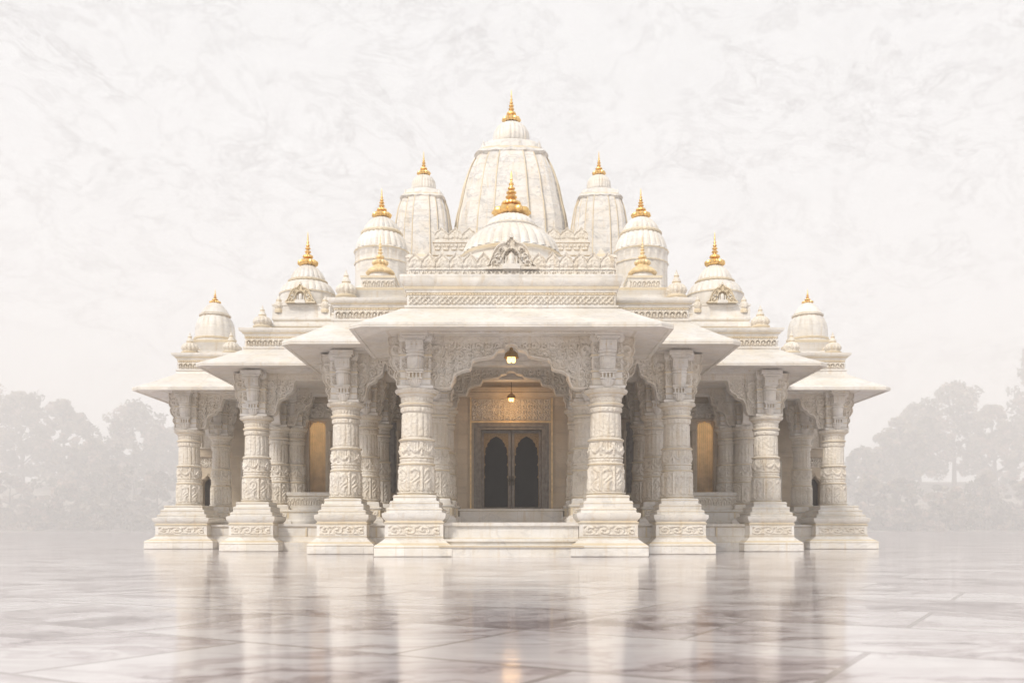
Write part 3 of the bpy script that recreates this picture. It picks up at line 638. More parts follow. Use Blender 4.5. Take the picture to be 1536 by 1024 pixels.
mb = MB(); pediment(mb, 0, .46, zt1 + .0, .98); mb.build('gable_ornament', mats3, ent1, 'central shrine ornament on the parapet', smooth=50)

def dome_set(mir):
    # P3 dome over the corner pavilion
    mb = MB(); X, Y = -5.97, 7.0; zb = 6.09 + .38 + .66
    zb = 6.80
    mb.stack(X - .82, X + .82, Y - .85, Y + .85, [(0, 6.6), (0, 6.95), (.02, 6.96), (.02, 7.0), (0, 7.01)])
    mb.lathe(X, Y, [(.80, 6.98), (.81, 7.05), (.80, 7.40), (.83, 7.42), (.83, 7.45), (.79, 7.47)], 80, lobes(24, .025), [0, 0, 0, 1, 0])
    mb.lathe(X, Y, [(.79, 7.47), (.76, 7.58), (.69, 7.69), (.60, 7.77), (.53, 7.80)], 96, lobes(24, .055), [0] * 4, sub=3)
    mb.lathe(X, Y, [(.50, 7.79), (.56, 7.81), (.57, 7.85), (.53, 7.88), (.50, 7.89)], 80, lobes(28, .06), [1, 1, 1, 1])
    mb.lathe(X, Y, [(.50, 7.89), (.475, 7.99), (.40, 8.12), (.30, 8.23), (.2, 8.31)], 80, lobes(20, .07), [0] * 4, sub=3)
    d = mb.build('dome', mats3, temple, mirror=mir, smooth=50); add_finial(d, X, Y, 8.28, .28, 1.04, mir)
    mb = MB(); pediment(mb, X, Y - .93, 7.0, .72); mb.build('gable_ornament', [M_MARBLE, M_CREAM, M_CREAM], d, mirror=mir, smooth=50)
    # crestings along the P3 terrace
    for tx, ty in ((-6.62, 6.2), (-6.62, 7.2), (-5.3, 6.2)):
        mb = MB(); mb.lathe(tx, ty, [(.11, 6.76), (.12, 6.84), (.09, 6.87), (.13, 6.94), (.12, 7.02), (.07, 7.08), (.08, 7.12), (.03, 7.2), (0, 7.26)], 32, lobes(8, .1), [1, 1, 0, 0, 0, 1, 0, 0], sub=2); mb.build('spirelet', [M_CARVE, M_CREAM], d, mirror=mir, smooth=50)
    # tall dome behind the second pavilion
    mb = MB(); X, Y = -3.66, 6.0
    mb.lathe(X, Y, [(.80, 6.3), (.80, 7.1), (.86, 7.12), (.86, 7.2), (.74, 7.22), (.73, 7.8), (.74, 8.02), (.77, 8.03), (.77, 8.06), (.74, 8.07), (.735, 8.33), (.77, 8.36), (.78, 8.40), (.73, 8.44)], 80, lobes(20, .03), [0, 0, 1, 0, 0, 0, 0, 1, 0, 0, 0, 1, 0])
    mb.lathe(X, Y, [(.73, 8.44), (.70, 8.60), (.63, 8.77), (.55, 8.89)], 96, lobes(24, .055), [0] * 3, sub=4)
    mb.lathe(X, Y, [(.52, 8.88), (.575, 8.90), (.585, 8.94), (.55, 8.98), (.50, 8.99)], 80, lobes(28, .06), [1, 1, 1, 1])
    mb.lathe(X, Y, [(.51, 8.99), (.485, 9.09), (.40, 9.22), (.29, 9.33), (.18, 9.39)], 80, lobes(20, .07), [0] * 4, sub=3)
    d = mb.build('dome', mats3, temple, mirror=mir, smooth=50); add_finial(d, X, Y, 9.36, .26, .87, mir)
    # small gilded cupola on the second pavilion
    mb = MB(); X, Y = -3.42, 4.0
    mb.stack(X - .62, X + .75, Y - .7, Y + .7, [(0, 6.4), (0, 6.62), (.03, 6.65), (.03, 6.72), (0, 6.73)], [0, 0, 1, 0])
    mb.stack(X - .42, X + .42, Y - .42, Y + .42, [(0, 6.7), (0, 7.02), (.03, 7.04), (.03, 7.10), (0, 7.11)], [0, 0, 1, 0])
    relief_ring(mb, X - .4, X + .4, Y - .42, Y + .42, 6.80, 7.0, archrow(.2, .022, .12), mi=2, res=.014, faces='flr')
    mb.lathe(X, Y, [(.30, 7.1), (.30, 7.2), (.27, 7.22), (.27, 7.26)], 40)
    q = mb.build('cupola', mats3, temple, mirror=mir, smooth=50)
    mb = MB(); mb.lathe(X, Y, [(.22, 7.24), (.36, 7.25), (.37, 7.28), (.33, 7.33), (.25, 7.40), (.17, 7.45), (.16, 7.48)], 64, lobes(16, .07), sub=3)
    finial(mb, X, Y, 7.44, .20, .84); mb.build('finial', [M_GOLDP], q, mirror=mir)
    # P4 dome
    mb = MB(); X, Y = -9.98, 11.0
    mb.stack(X - .68, X + .68, Y - .68, Y + .68, [(0, 6.1), (0, 6.75), (.02, 6.77), (.02, 6.86), (0, 6.87)], [0, 0, 1, 0])
    mb.lathe(X, Y, [(.66, 6.85), (.66, 6.93), (.69, 6.95), (.69, 7.0), (.65, 7.02), (.655, 7.12), (.64, 7.3)], 80, lobes(16, .025), [0, 1, 1, 0, 0, 0])
    mb.lathe(X, Y, [(.64, 7.3), (.61, 7.48), (.55, 7.63), (.46, 7.75)], 96, lobes(16, .045), [0] * 3, sub=4)
    mb.lathe(X, Y, [(.42, 7.74), (.51, 7.76), (.52, 7.80), (.48, 7.83), (.44, 7.84)], 64, lobes(24, .03), [1, 0, 1, 0])
    mb.lathe(X, Y, [(.46, 7.84), (.39, 7.97), (.28, 8.11), (.15, 8.22)], 64, lobes(20, .04), [0] * 3, sub=3)
    d = mb.build('dome', mats3, temple, mirror=mir, smooth=50); add_finial(d, X, Y, 8.19, .18, .5, mir)
    # turrets at the cornice corners
    for x, y, z, r, h in [(-4.12, 2.95, 6.27, .23, .82), (-4.28, 3.9, 6.27, .2, .72), (-6.98, 5.8, 6.16, .23, .74), (-7.2, 6.9, 6.16, .21, .68), (-10.27, 9.4, 6.12, .235, .80), (-8.95, 9.4, 6.12, .235, .84), (-10.3, 10.4, 6.12, .21, .7)]:
        mb = MB()
        mb.lathe(x, y, [(1.0 * r, z - .02), (1.0 * r, z + .1 * h), (1.12 * r, z + .12 * h), (1.15 * r, z + .17 * h), (.95 * r, z + .2 * h), (.88 * r, z + .22 * h), (1.0 * r, z + .27 * h), (1.1 * r, z + .33 * h), (1.02 * r, z + .42 * h), (.8 * r, z + .5 * h), (.5 * r, z + .55 * h), (.42 * r, z + .57 * h), (.5 * r, z + .6 * h), (.42 * r, z + .66 * h), (.25 * r, z + .74 * h), (.24 * r, z + .76 * h), (.3 * r, z + .79 * h), (.2 * r, z + .84 * h), (.08 * r, z + .92 * h), (0, z + h)],
                 48, lobes(12, .16, z + .20 * h, z + .52 * h), [0, 1, 1, 1, 0, 0, 0, 0, 0, 0, 1, 1, 0, 0, 1, 1, 0, 0, 0], sub=2)
        mb.build('turret', [M_CARVE, M_CREAM], temple, mirror=mir, smooth=50)
both(dome_set)

PLAN = [(1, -.30), (1, .30), (.945, .31), (.945, .56), (.885, .57), (.885, .76), (.76, .885), (.57, .885), (.56, .945), (.31, .945), (.30, 1), (-.30, 1)]
def plan_full():
    q = [(1, -.30), (1, .30), (.95, .31), (.95, .56), (.88, .57), (.87, .74), (.74, .87), (.57, .88), (.56, .95), (.31, .95), (.30, 1)]
    out = []
    for k in range(4):
        c, s = (1, 0, -1, 0)[k], (0, 1, 0, -1)[k]
        for (a, b2) in q[(1 if k else 1):]: out.append((a * c - b2 * s, a * s + b2 * c))
    # drop the duplicates where quadrants meet
    res = []
    for p in out:
        if not res or (abs(res[-1][0] - p[0]) + abs(res[-1][1] - p[1])) > 1e-4: res.append(p)
    return res
PL = plan_full()
def spire(cx, cy, prof, z_cap, hw_cap, am_r, am_z0, am_z1, fr, fh, course, mir=False, label=None):
    mb = MB(); zs = [p[1] for p in prof]; ws = [p[0] for p in prof]
    W = lambda z: float(np.interp(z, zs, ws))
    rings = []; z = zs[0]; k = 0
    while z < zs[-1] - .02:
        z2 = min(z + course, zs[-1])
        for zz, d in ((z, 0), (z + (z2 - z) * .5, 0), (z2 - .012, 0), (z2 - .009, -.005), (z2 - .003, -.005)):
            w = W(zz) + d; rings.append([(cx + a * w, cy + b2 * w, zz) for a, b2 in PL])
        z = z2
    mb.loft(rings)
    # raised ribs with beading along the edges of the projecting bands
    for sgx, sgy in ((1, -1), (-1, -1), (1, 1), (-1, 1)):
        for (a, b2) in ((.30, 1.0), (.57, .94), (1.0, .30), (.94, .57), (.79, .80)):
            pts = [(cx + sgx * a * W(zz), cy + sgy * b2 * W(zz), zz) for zz in np.linspace(zs[0], zs[-1], 60)]
            rad = [.019 * (.75 + .25 * (i % 2)) * W(zs[0]) ** .5 for i in range(60)]
            mb.tube(pts, rad, 6, 1)
    w0 = ws[-1]; m = z_cap[1] - z_cap[0]
    sq = lambda TH: 1 / (np.abs(np.cos(TH)) ** 7 + np.abs(np.sin(TH)) ** 7) ** (1 / 7)
    def rel(TH, Z, RR):
        t = (Z - z_cap[0]) / m
        k = np.clip(1.1 - t * 1.0, 0, 1); f = 1 + (sq(TH) - 1) * k * .9
        sc_ = np.abs(np.sin(TH * 8))
        return RR * f * (1 + .035 * sc_ * k), Z - .09 * m * sc_ * (t < .35) * k
    mb.lathe(cx, cy, [(w0 * .9, z_cap[0] - .02), (hw_cap * 1.0, z_cap[0]), (hw_cap * 1.07, z_cap[0] + m * .14), (hw_cap * 1.05, z_cap[0] + m * .28), (hw_cap * .98, z_cap[0] + m * .36), (hw_cap * .955, z_cap[0] + m * .6), (hw_cap * .90, z_cap[0] + m * .78), (hw_cap * .80, z_cap[0] + m * .86), (am_r * 1.02, z_cap[0] + m * .97), (am_r * .84, z_cap[0] + m * 1.04)], 128, rel, [0, 0, 0, 1, 0, 0, 0, 0, 0], sub=2)
    for sx in (-1, 1):
        for sy in (-1, 1):
            x, y, z = cx + sx * hw_cap * .80, cy + sy * hw_cap * .80, z_cap[0] + m * .22
            mb.lathe(x, y, [(.06 * hw_cap, z), (.09 * hw_cap, z + .12 * m), (.05 * hw_cap, z + .3 * m), (0, z + .55 * m)], 10)
    sp = mb.build('spire', [M_SPIRE, M_CREAM], temple, label, mirror=mir, smooth=30)
    mb = MB(); h = am_z1 - am_z0
    mb.lathe(cx, cy, [(am_r * .84, am_z0 - .04), (am_r * .86, am_z0), (am_r * .99, am_z0 + h * .12), (am_r, am_z0 + h * .35), (am_r * .95, am_z0 + h * .6), (am_r * .80, am_z0 + h * .8), (am_r * .55, am_z0 + h * .95), (am_r * .4, am_z0 + h)], 128, lobes(24, .07, am_z0), [1, 0, 0, 0, 0, 0, 0], sub=3)
    mb.build('crown_stone', [M_MARBLE, M_CREAM], sp, mirror=mir, smooth=50)
    add_finial(sp, cx, cy, am_z1 - .02, fr, fh, mir)
def zz(py, D): return .58 + (795 - py) / 1380 * D
D = 30
spire(0, 10.0, [(1.918, 9.1), (1.80, 10.3), (1.735, 10.69), (1.66, 10.97), (1.53, 11.62), (1.35, 12.17), (1.20, 12.46)],
      (12.44, 13.06), 1.10, .585, 13.05, zz(186, D), .285, (zz(142, D) - zz(186, D)) * 1.18, .42, label='tall central curved spire with beaded ribs')
D = 29
def sidesp(mir):
    spire(-2.76, 9.0, [(.95, 6.3), (.96, 8.8), (.905, 9.6), (.865, 10.14), (.79, 10.6), (.69, 10.88)],
          (10.86, 11.24), .655, .375, 11.22, zz(264, D), .20, (zz(233, D) - zz(264, D)) * 1.22, .34, mir)
both(sidesp)
# stepped terraces under the main spire
mb = MB()
mb.stack(-2.95, 2.95, 6.3, 12, [(0, 6.0), (0, 7.7), (.04, 7.72), (.04, 7.80), (-.02, 7.81), (-.02, 7.95), (.05, 7.98), (.06, 8.1), (.03, 8.12), (-.15, 8.3), (-.3, 8.32)], [0, 1, 0, 1, 0, 1, 0, 0, 0, 0])
mb.stack(-2.28, 2.28, 7.0, 13, [(0, 8.2), (0, 8.62), (.04, 8.64), (.05, 8.74), (0, 8.75), (0, 9.0), (.03, 9.01), (.03, 9.05), (0, 9.06)], [0, 1, 0, 1, 0, 1, 0, 0])
relief_ring(mb, -2.28, 2.28, 7.0, 13, 8.78, 8.98, dentil(.2, .03, .12), mi=2, res=.018, faces='f')
relief_ring(mb, -2.28, 2.28, 7.0, 13, 8.32, 8.60, archrow(.28, .03, .2), mi=2, res=.02, faces='f')
tr = mb.build('terrace', mats3, temple)
mb = MB(); merlons(mb, (-2.26, 7.06), (2.26, 7.06), 9.06, .42, .42); mb.build('parapet', [M_CARVE], tr)
def terr(mir):
    # small gilt-edged dormer shrines by the side spires
    mb = MB(); x, y, z = -2.6, 6.7, 8.1
    mb.stack(x - .16, x + .16, y - .16, y + .16, [(0, z), (0, z + .28), (.04, z + .3), (.03, z + .36), (-.04, z + .46), (-.1, z + .56), (-.15, z + .66)], [0, 1, 0, 1, 0, 0])
    mb.build('turret', [M_CARVE, M_CREAM], temple, mirror=mir)
both(terr)

# ------------------------------------------------------------------ hall body, inner walls, door
mb = MB(); mb.box(-7.5, 7.5, 9.3, 16, 0, 5.2); mb.box(-2.2, 2.2, 4.7, 9, 5.21, 6.1); mb.box(-4.25, 4.25, 6.65, 9.5, 5.213, 6.2); mb.box(-7.2, 7.2, 9.35, 16, 5.216, 6.05)
mb.build('hall', [M_MARBLE], temple)
def back_wall(mir):
    mb = MB()
    # wall with a recess for the amber panel (x -6.15..-5.6) and a dark niche (x -4.1..-3.5)
    y0, y1 = 9.02, 9.3
    for a, b2 in ((-7.5, -6.38), (-5.86, -4.22), (-3.62, -1.9)): mb.box(a, b2, y0, y1, ZF, 5.2)
    for a, b2, lo, hi in ((-6.38, -5.86, 1.75, 4.05), (-4.22, -3.62, 1.75, 4.0)): mb.box(a, b2, y0, y1, ZF, lo); mb.box(a, b2, y0, y1, hi, 5.2)
    mb.stack(-6.6, -5.66, y0 - .1, y1, [(0, 1.55), (.04, 1.6), (.04, 1.7), (0, 1.745)], [0, 1, 0])
    mb.stack(-4.34, -3.5, y0 - .1, y1, [(0, 1.55), (.04, 1.6), (.04, 1.7), (0, 1.745)], [0, 1, 0])
    for a, b2 in ((-7.4, -6.62), (-5.62, -4.36), (-3.46, -2.2)):
        mb.panel((a, y0 - .003, 1.9), (1, 0, 0), (0, 0, 1), (0, -1, 0), b2 - a, 2.0, niche(b2 - a, 2.0, .04), .03, 1)
    mb.panel((-7.4, y0 - .003, 4.1), (1, 0, 0), (0, 0, 1), (0, -1, 0), 5.3, .5, scroll(.03, .25), .035, 1)
    mb.box(-7.4, -2, y0 - .12, y0, 4.62, 4.75); mb.box(-7.4, -2, y0 - .08, y0, 4.0 + .02, 4.08)
    for x in (-6.54, -5.72, -4.28, -3.56): mb.lathe(x, y0 - .03, [(.07, 1.75), (.07, 1.9), (.045, 1.92), (.05, 2.6), (.07, 2.63), (.045, 2.68), (.045, 3.5), (.08, 3.56), (.09, 3.7)], 14)
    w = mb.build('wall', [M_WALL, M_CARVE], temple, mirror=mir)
    mb = MB(); mb.box(-4.22, -3.62, y1 - .04, y1 + .03, 1.75, 4.0); 
    for x in (-4.1, -3.92, -3.74): mb.box(x - .02, x + .02, y1 - .09, y1 - .04, 1.75, 4.0)
    mb.build('shutter', [M_FRAME], w, mirror=mir)
    # amber panel: rounded lobed top
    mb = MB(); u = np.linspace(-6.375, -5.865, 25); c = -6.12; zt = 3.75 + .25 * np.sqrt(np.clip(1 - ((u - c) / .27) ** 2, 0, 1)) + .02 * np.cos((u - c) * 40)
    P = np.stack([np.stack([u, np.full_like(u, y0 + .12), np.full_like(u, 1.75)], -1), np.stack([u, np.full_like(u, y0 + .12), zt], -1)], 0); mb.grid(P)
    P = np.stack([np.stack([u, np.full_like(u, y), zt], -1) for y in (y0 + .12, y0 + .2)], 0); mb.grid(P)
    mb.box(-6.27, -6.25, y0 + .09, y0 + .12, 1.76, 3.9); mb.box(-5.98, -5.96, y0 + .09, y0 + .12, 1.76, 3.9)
    mb.build('glow_painted_panel', [M_AMBER], w, 'amber panel with a painted glow in a wall recess', mirror=mir)
    # P4 back wall with the small dark archway
    mb = MB(); ya, yb = 11.95, 12.3; cx_ = -10.53; hw = .21
    mb.box(-10.92, cx_ - hw, ya, yb, ZF, 5.0); mb.box(cx_ + hw, -7.4, ya, yb, ZF, 5.0)
    u = np.linspace(cx_ - hw, cx_ + hw, 25); q = (u - cx_) / hw; zt = 2.15 + .22 * np.sqrt(np.clip(1 - q * q, 0, 1)) * (1 - .0 * q) + .10 * np.clip(1 - np.abs(q) * 3, 0, 1)
    P = np.stack([np.stack([u, np.full_like(u, ya), zt], -1), np.stack([u, np.full_like(u, ya), np.full_like(u, 5.0)], -1)], 0); mb.grid(P)
    P = np.stack([np.stack([u, np.full_like(u, yy), zt], -1) for yy in (ya, yb)], 0); mb.grid(P)
    mb.box(cx_ - hw, cx_ + hw, ya, yb, ZF, 1.02)
    pts = [(cx_ - hw - .05, ya - .02, 1.1)] + [(cx_ + (x - cx_) * 1.22, ya - .02, z + .05) for x, z in zip(u, zt)] + [(cx_ + hw + .05, ya - .02, 1.1)]
    mb.tube(pts, .03, 6)
    mb.panel((-10.86, ya - .003, 2.75), (1, 0, 0), (0, 0, 1), (0, -1, 0), .68, .35, scroll(.03, .17), .022, 1)
    mb.box(-10.9, -8.3, ya - .1, ya, 3.12, 3.2); mb.box(-10.9, -8.3, ya - .06, ya, 3.2, 3.32)
    mb.panel((-10.86, ya - .003, 3.4), (1, 0, 0), (0, 0, 1), (0, -1, 0), .7, 1.0, niche(.7, 1.0, .04), .022, 1)
    mb.panel((-9.4, ya - .003, 1.3), (1, 0, 0), (0, 0, 1), (0, -1, 0), 1.3, 1.7, niche(1.3, 1.7, .04), .03, 1)
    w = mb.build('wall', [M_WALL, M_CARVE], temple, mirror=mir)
    mb = MB(); mb.box(cx_ - hw - .02, cx_ + hw + .02, yb - .05, yb + .02, .9, 2.45); mb.build('archway_shade_sheet', [M_DARK], w, mirror=mir)  # dark sheet across the opening, painted in place of its inner shade
both(back_wall)
# door wall
mb = MB(); y0 = 6.05; y1 = 6.4
mb.box(-1.9, -.86, y0, y1, ZF, 5.2); mb.box(.86, 1.9, y0, y1, ZF, 5.2); mb.box(-.86, .86, y0, y1, 3.42, 5.2); mb.box(-.86, .86, y0, y1, ZF, 1.14)
for s in (-1, 1):
    mb.box(min(s * 1.9, s * 1.88) - (.3 if s < 0 else 0), max(s * 1.9, s * 1.88) + (.3 if s > 0 else 0), 6.1, 9.3, ZF, 5.2)
    for z0, z1 in ((1.2, 1.75), (1.8, 3.3), (3.35, 4.3)): mb.box(s * 1.38 - .14, s * 1.38 + .14, y0 - .025, y0, z0, z1)
mb.panel((-1.12, y0 - .004, 3.68), (1, 0, 0), (0, 0, 1), (0, -1, 0), 2.24, .62, scroll(.03, .155), .016, 1)
mb.stack(-1.9, 1.9, y0 - .06, y0, [(0, 4.34), (.05, 4.38), (.06, 4.46), (.02, 4.48)], sides=(0, 0, 1, 0)); mb.stack(-1.9, 1.9, y0 - .14, y0, [(0, 4.48), (.03, 4.5), (.03, 4.60), (0, 4.62)], sides=(0, 0, 1, 0))
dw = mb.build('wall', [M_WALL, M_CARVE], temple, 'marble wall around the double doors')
mb = MB()
def fr(a, b2, z0, z1, t, pr): # rectangular frame left, right, head
    mb.box(-b2, -a, y0 - pr, y0 + .05, z0, z1 + t); mb.box(a, b2, y0 - pr, y0 + .05, z0, z1 + t); mb.box(-a, a, y0 - pr, y0 + .05, z1, z1 + t)
fr(.86, .94, 1.14, 3.42, .08, .05); fr(.945, 1.0, 1.14, 3.505, .05, .075); fr(1.005, 1.06, 1.14, 3.56, .05, .045)
mb.box(-.86, .86, y0 - .02, y0 + .05, 1.14, 1.17)
mb.build('door_frame', [M_FRAME], temple)
mb = MB()
for s in (-1, 1): mb.box(s * 1.15 - .022, s * 1.15 + .022, y0 - .035, y0, 1.15, 4.33)
mb.box(-1.127, 1.127, y0 - .035, y0, 3.625, 3.665)
mb.build('gilded_trim', [M_GOLDP], dw)
for s in (-1, 1):
    x0, x1 = (-.855, -.01) if s < 0 else (.01, .855)
    mb = MB(); yd = y0 + .10
    mb.box(x0, x0 + .075, yd, yd + .06, 1.175, 3.41); mb.box(x1 - .075, x1, yd, yd + .06, 1.175, 3.41); mb.box(x0 + .075, x1 - .075, yd, yd + .06, 1.175, 1.24); mb.box(x0 + .075, x1 - .075, yd, yd + .06, 3.34, 3.41)
    d = mb.build('door', [M_FRAME], temple)
    # cusped brass fretwork round the dark glass
    mb = MB(); a, b2 = x0 + .075, x1 - .075; cxx = (a + b2) / 2; hw = (b2 - a) / 2
    zz_ = np.linspace(1.24, 3.34, 120)
    inner = np.interp(zz_, [1.24, 2.05, 2.09, 2.15, 2.40, 2.44, 2.50, 2.70, 2.74, 2.79, 2.93, 2.97, 3.01, 3.07, 3.10, 3.13, 3.17, 3.19, 3.21, 3.25],
                      [.97, .97, .87, .96, .96, .86, .95, .95, .84, .90, .86, .70, .74, .66, .52, .54, .44, .30, .26, 0.0]) * hw
    for sg in (-1, 1):
        P = np.stack([np.stack([np.full_like(zz_, cxx + sg * hw), np.full_like(zz_, yd + .02), zz_], -1), np.stack([cxx + sg * inner, np.full_like(zz_, yd + .02), zz_], -1), np.stack([cxx + sg * inner, np.full_like(zz_, yd + .05), zz_], -1)], 0)
        mb.grid(P)
    mb.build('fretwork', [M_BRASSW], d)
    mb = MB(); mb.box(a - .01, b2 + .01, yd + .051, yd + .056, 1.23, 3.35); mb.build('glass', [M_GLASS], d)
    mb = MB(); hx = x1 - .035 if s < 0 else x0 + .035
    mb.torus((hx, yd - .03, 1.98), .035, .009, 1); mb.lathe(hx, yd - .01, [(.03, 2.02), (.03, 2.05), (0, 2.06)], 10); mb.box(hx - .02, hx + .02, yd - .012, yd, 1.85, 2.12)
    mb.build('handle', [M_IRON], d)
# beams under the ceilings
for y in (2.9, 5.2):
    mb = MB(); mb.stack(-2.0, 2.0, y - .13, y + .13, [(0, 4.66), (.03, 4.68), (.03, 4.75), (0, 4.77), (0, 4.966)], sides=(0, 0, 1, 1))
    mb.build('ceiling_beam', [M_MARBLE], temple)
mb = MB(); mb.box(-1.85, 1.85, 4.63, 6.04, 4.969, 5.19); mb.build('ceiling', [M_MARBLE], temple)
def beams(mir):
    for a, b2, c, d in [(-4.27, -4.01, 3.6, 9.0), (-7.28, -7.02, 6.4, 9.0), (-4.0, -2.2, 5.5, 5.7), (-7.0, -4.3, 8.3, 8.5), (-10.1, -7.4, 10.8, 11.0)]:
        mb = MB(); mb.box(a, b2, c, d, 4.70, 4.9645); mb.build('ceiling_beam', [M_MARBLE], temple, mirror=mir)
    mb = MB(); mb.box(-4.28, -2.33, 2.8, 9.0, 4.965, 5.03); mb.box(-7.3, -4.29, 5.6, 9.3, 4.952, 5.01); mb.box(-10.4, -7.31, 9.1, 12.3, 4.9, 4.958); mb.build('ceiling', [M_MARBLE], temple, mirror=mir)
both(beams)

# ------------------------------------------------------------------ hanging lamps
def lamp(x, y, z, s, chain, label, power):
    t = tag(empty('hanging_lamp', (x, y, z)), label, 'lamp', 'lit lamps hanging in the porch')
    mb = MB(); mb.lathe(0, 0, [(.17 * s, -.01), (.18 * s, .0), (.165 * s, .015), (.15 * s, .10 * s), (.09 * s, .15 * s), (.05 * s, .17 * s), (.04 * s, .22 * s), (.015, .24 * s)], 24); mb.build('lamp_shade', [M_SHADE], t, smooth=40)
    for k in (-1, 1):
        mb = MB(); mb.lathe(k * .05 * s, 0, [(.025 * s, .04 * s), (.045 * s, .0), (.055 * s, -.06 * s), (.04 * s, -.11 * s), (0, -.13 * s)], 16); mb.build('bulb', [M_BULB], t)
    mb = MB()
    mb.tube([(0, 0, .2 * s), (0, 0, chain)], .007, 6); mb.lathe(0, 0, [(.05, chain - .03), (.06, chain - .01), (.06, chain)], 12)
    mb.build('chain', [M_IRON], t)
    ld = bpy.data.lights.new('lamp_glow', 'POINT'); ld.energy = power; ld.color = (1, .58, .24); ld.shadow_soft_size = .27
    lo = bpy.data.objects.new('lamp_glow', ld); COL.objects.link(lo); lo.parent = t; lo.location = (0, 0, -.2 * s)
lamp(0, 1.45, 4.60, 1.0, .36, 'larger brass lamp with two lit bulbs under the apex of the front arch', .7)
lamp(0, 5.4, 4.22, .72, .74, 'smaller brass lamp on a long rod, lit, above the double doors', 12)

# ------------------------------------------------------------------ floor and ground
mb = MB(); mb.box(-860, 860, -32, 432, -.3, 0); tag(mb.build('floor', [M_FLOOR]), 'polished pale marble floor reflecting the temple', None, None, 'structure')
mb = MB()
n = 60; xs = np.linspace(-880, 880, n); ys = np.linspace(-60, 880, 110); XX, YY = np.meshgrid(xs, ys)
ZZ = -.12 + np.clip((YY - 436) / 130, 0, 1) ** 1.2 * 31 + np.clip((YY - 566) / 250, 0, 1) * 14
mb.grid(np.stack([XX, YY, ZZ], -1)); tag(mb.build('ground', [M_GROUND]), 'misty bank of earth beyond the floor', None, None, 'structure')

# ------------------------------------------------------------------ trees
def leaves(mb, centers, nper, rad, size, mis):
    n = len(centers) * nper; C = np.repeat(np.array(centers), nper, 0); rr = np.repeat(np.array(rad), nper)
    d = rng.normal(size=(n, 3)); d /= np.linalg.norm(d, axis=1)[:, None]; P = C + d * (rr * rng.uniform(.3, 1, n) ** .5)[:, None] * np.array([1, 1, .75])
    a = rng.normal(size=(n, 3)); a /= np.linalg.norm(a, axis=1)[:, None]; b2 = np.cross(a, rng.normal(size=(n, 3))); b2 /= np.linalg.norm(b2, axis=1)[:, None]
    s = size * rng.uniform(.6, 1.4, n)[:, None]
    V = np.stack([P - a * s, P + b2 * s * .55, P + a * s, P - b2 * s * .55], 1).reshape(-1, 3)
    F = np.arange(n * 4).reshape(-1, 4).tolist(); mb.add(V, F, np.repeat(np.array(mis), nper).tolist())
def px2x(px, D): return (px - 767) / 1380 * D
def tree(px, top, wpx, D, label, kind='broad', group='misty trees beyond the floor', seed=0, name='tree'):
    D *= 2.9
    rs = random.Random(seed); X = px2x(px, D); Y = D - 20; H = (795 - top) / 1380 * D; W = wpx / 1380 * D / 2
    gz = -.12 + min(max((Y - 436) / 130, 0), 1) ** 1.2 * 31 + min(max((Y - 566) / 250, 0), 1) * 14 - 1.2
    H = H + .58 - gz
    t = tag(empty(name, (X, Y, gz)), label, 'tree' if name != 'shrub' else 'shrub', group)
    mb = MB(); lean = rs.uniform(-.06, .06)
    tr = .022 * H + .1; pts = [(lean * H * k / 6 + rs.uniform(-.1, .1) * (k > 0), rs.uniform(-.1, .1) * (k > 0), H * .82 * k / 6 - .3) for k in range(7)]
    mb.tube(pts, [tr * (1 - .13 * k) for k in range(7)], 8)
    tips = []
    nl = 9 if kind != 'shrub' else 5
    for k in range(nl):
        b0 = Vector(pts[2 + k % 4]); a = rs.uniform(0, 6.28); ln = W * rs.uniform(.5, .85)
        e = b0 + Vector((math.cos(a) * ln, math.sin(a) * ln, H * rs.uniform(.08, .25))); mid = (b0 + e) / 2 + Vector((0, 0, -.02 * H))
        mb.tube([tuple(b0), tuple(mid), tuple(e)], [tr * .4, tr * .27, tr * .12], 5); tips.append(e)
    mb.build('trunk', [M_BARK], t)
    mb = MB(); C = []; Rr = []; Mi = []
    nc = int(170 if kind != 'shrub' else 70)
    for k in range(nc):
        for _ in range(30):
            v = rs.uniform(0, 1); a = rs.uniform(0, 6.28)
            if kind == 'conifer': w = W * (1.05 - v) * (.75 + .35 * math.sin(v * 22)); z = H * (.12 + .86 * v)
            elif kind == 'shrub': w = W * math.sqrt(max(0, 1 - (v * .95) ** 2)); z = H * (.05 + .85 * v)
            else: w = W * math.sqrt(max(0, 1 - ((v - .35) / .65) ** 2 if v > .35 else 1 - ((.35 - v) / .6) ** 2)); z = H * (.16 + .78 * v)
            lobe = .72 + .28 * mnoise.noise(Vector((math.cos(a) * 1.3, math.sin(a) * 1.3, v * 3 + seed))) * 2
            r = w * lobe * math.sqrt(rs.uniform(.25, 1)); c = (math.cos(a) * r + lean * z, math.sin(a) * r, z)
            if mnoise.noise(Vector(c) * (2.2 / max(W, 1)) + Vector((seed, 0, 0))) > -.22: break
        C.append(c); Rr.append(rs.uniform(.07, .19) * min(W, H * .5)); Mi.append(rs.choice([0, 0, 1, 1, 2]))
    for e in tips: C.append(tuple(e)); Rr.append(.2 * W); Mi.append(0)
    leaves(mb, C, 60, Rr, max(.16, .0021 * D), Mi)
    mb.build('crown', M_LF, t, smooth=180)
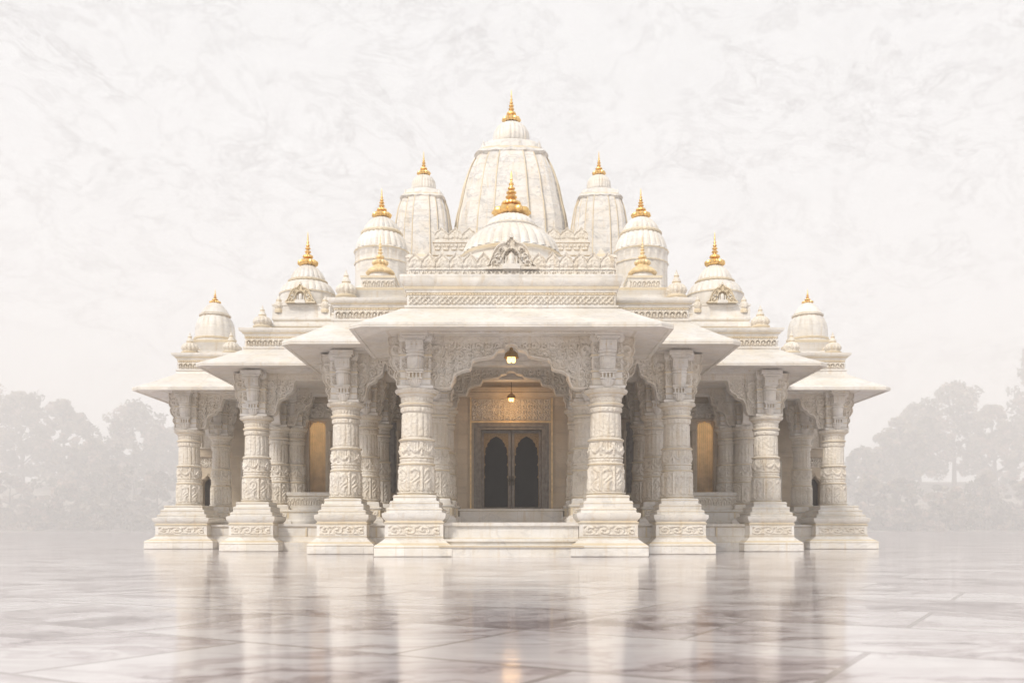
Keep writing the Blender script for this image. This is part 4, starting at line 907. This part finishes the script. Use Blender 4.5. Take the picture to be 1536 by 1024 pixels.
TREES = [
 (-45, 548, 170, 205, 'tallest broad tree cut by the left edge of the frame', 'broad'),
 (35, 583, 120, 195, 'rounded tree just right of the tallest one at the left edge', 'broad'),
 (98, 594, 100, 190, 'tree with a flat uneven top left of the gap in the left tree line', 'broad'),
 (140, 655, 90, 175, 'low tree filling the gap in the left tree line', 'broad'),
 (203, 600, 125, 190, 'broad tree between the gap and the leftmost temple pavilion', 'broad'),
 (262, 640, 90, 200, 'tree partly hidden behind the leftmost temple pillar', 'broad'),
 (1292, 668, 80, 185, 'tree partly hidden behind the rightmost temple pillar', 'broad'),
 (1342, 622, 95, 190, 'lower tree left of the tall domed tree on the right bank', 'broad'),
 (1432, 568, 135, 195, 'tall domed tree with an open trunk in the middle of the right bank', 'broad'),
 (1380, 600, 90, 205, 'tree standing just behind the left flank of the tall domed tree', 'broad'),
 (1496, 602, 90, 190, 'medium tree between the domed tree and the right edge', 'broad'),
 (1545, 522, 120, 200, 'tallest feathery conifer cut by the right edge of the frame', 'conifer'),
]
for i, a in enumerate(TREES): tree(*a[:5], a[5], seed=i * 3 + 1)
SHR = [(15, 705, 120, 165, 'wide bush at the foot of the left edge trees'), (95, 715, 110, 160, 'pale round bush below the flat topped tree'), (165, 690, 100, 160, 'tall bush below the gap in the left tree line'), (235, 700, 90, 158, 'bush beside the leftmost pillar'),
       (1300, 705, 80, 160, 'bush beside the rightmost pillar'), (1352, 712, 90, 158, 'bush left of the dark dome shaped bush'), (1418, 722, 115, 152, 'dark dome shaped bush below the tall domed tree'), (1478, 700, 90, 160, 'tall bush right of the dark dome shaped bush'), (1535, 710, 110, 160, 'wide bush at the foot of the right edge conifer')]
for i, a in enumerate(SHR): tree(*a, kind='shrub', group='bushes along the far bank', seed=50 + i, name='shrub')
for side in (-1, 1):
    mb = MB(); C = []; Rr = []; Mi = []
    for k in range(560):
        D = random.uniform(460, 482); px = random.uniform(-300, 700) if side < 0 else random.uniform(830, 1850)
        C.append((px2x(px, D), D - 20, random.uniform(0.3, 11))); Rr.append(random.uniform(3, 6)); Mi.append(random.choice([0, 1, 2]))
    leaves(mb, C, 90, Rr, .8, Mi)
    o = mb.build('undergrowth', M_LF, smooth=180); tag(o, 'low tangled undergrowth along the %s bank of the floor' % ('left' if side < 0 else 'right'), 'undergrowth', None, 'stuff')

# ------------------------------------------------------------------ haze
m = bpy.data.materials.new('haze_air'); m.use_nodes = True; nt = m.node_tree; nt.nodes.clear()
o = N(nt, 'ShaderNodeOutputMaterial'); pv = N(nt, 'ShaderNodeVolumePrincipled')
pv.inputs['Color'].default_value = (1, .992, .988, 1); pv.inputs['Density'].default_value = .0023; pv.inputs['Anisotropy'].default_value = .0
nt.links.new(pv.outputs[0], o.inputs['Volume'])
mb = MB(); mb.box(-885, 885, -62, 885, -1.5, 132)
h = mb.build('haze', [m]); tag(h, 'pale morning mist hanging over the whole place', 'haze', None, 'stuff')
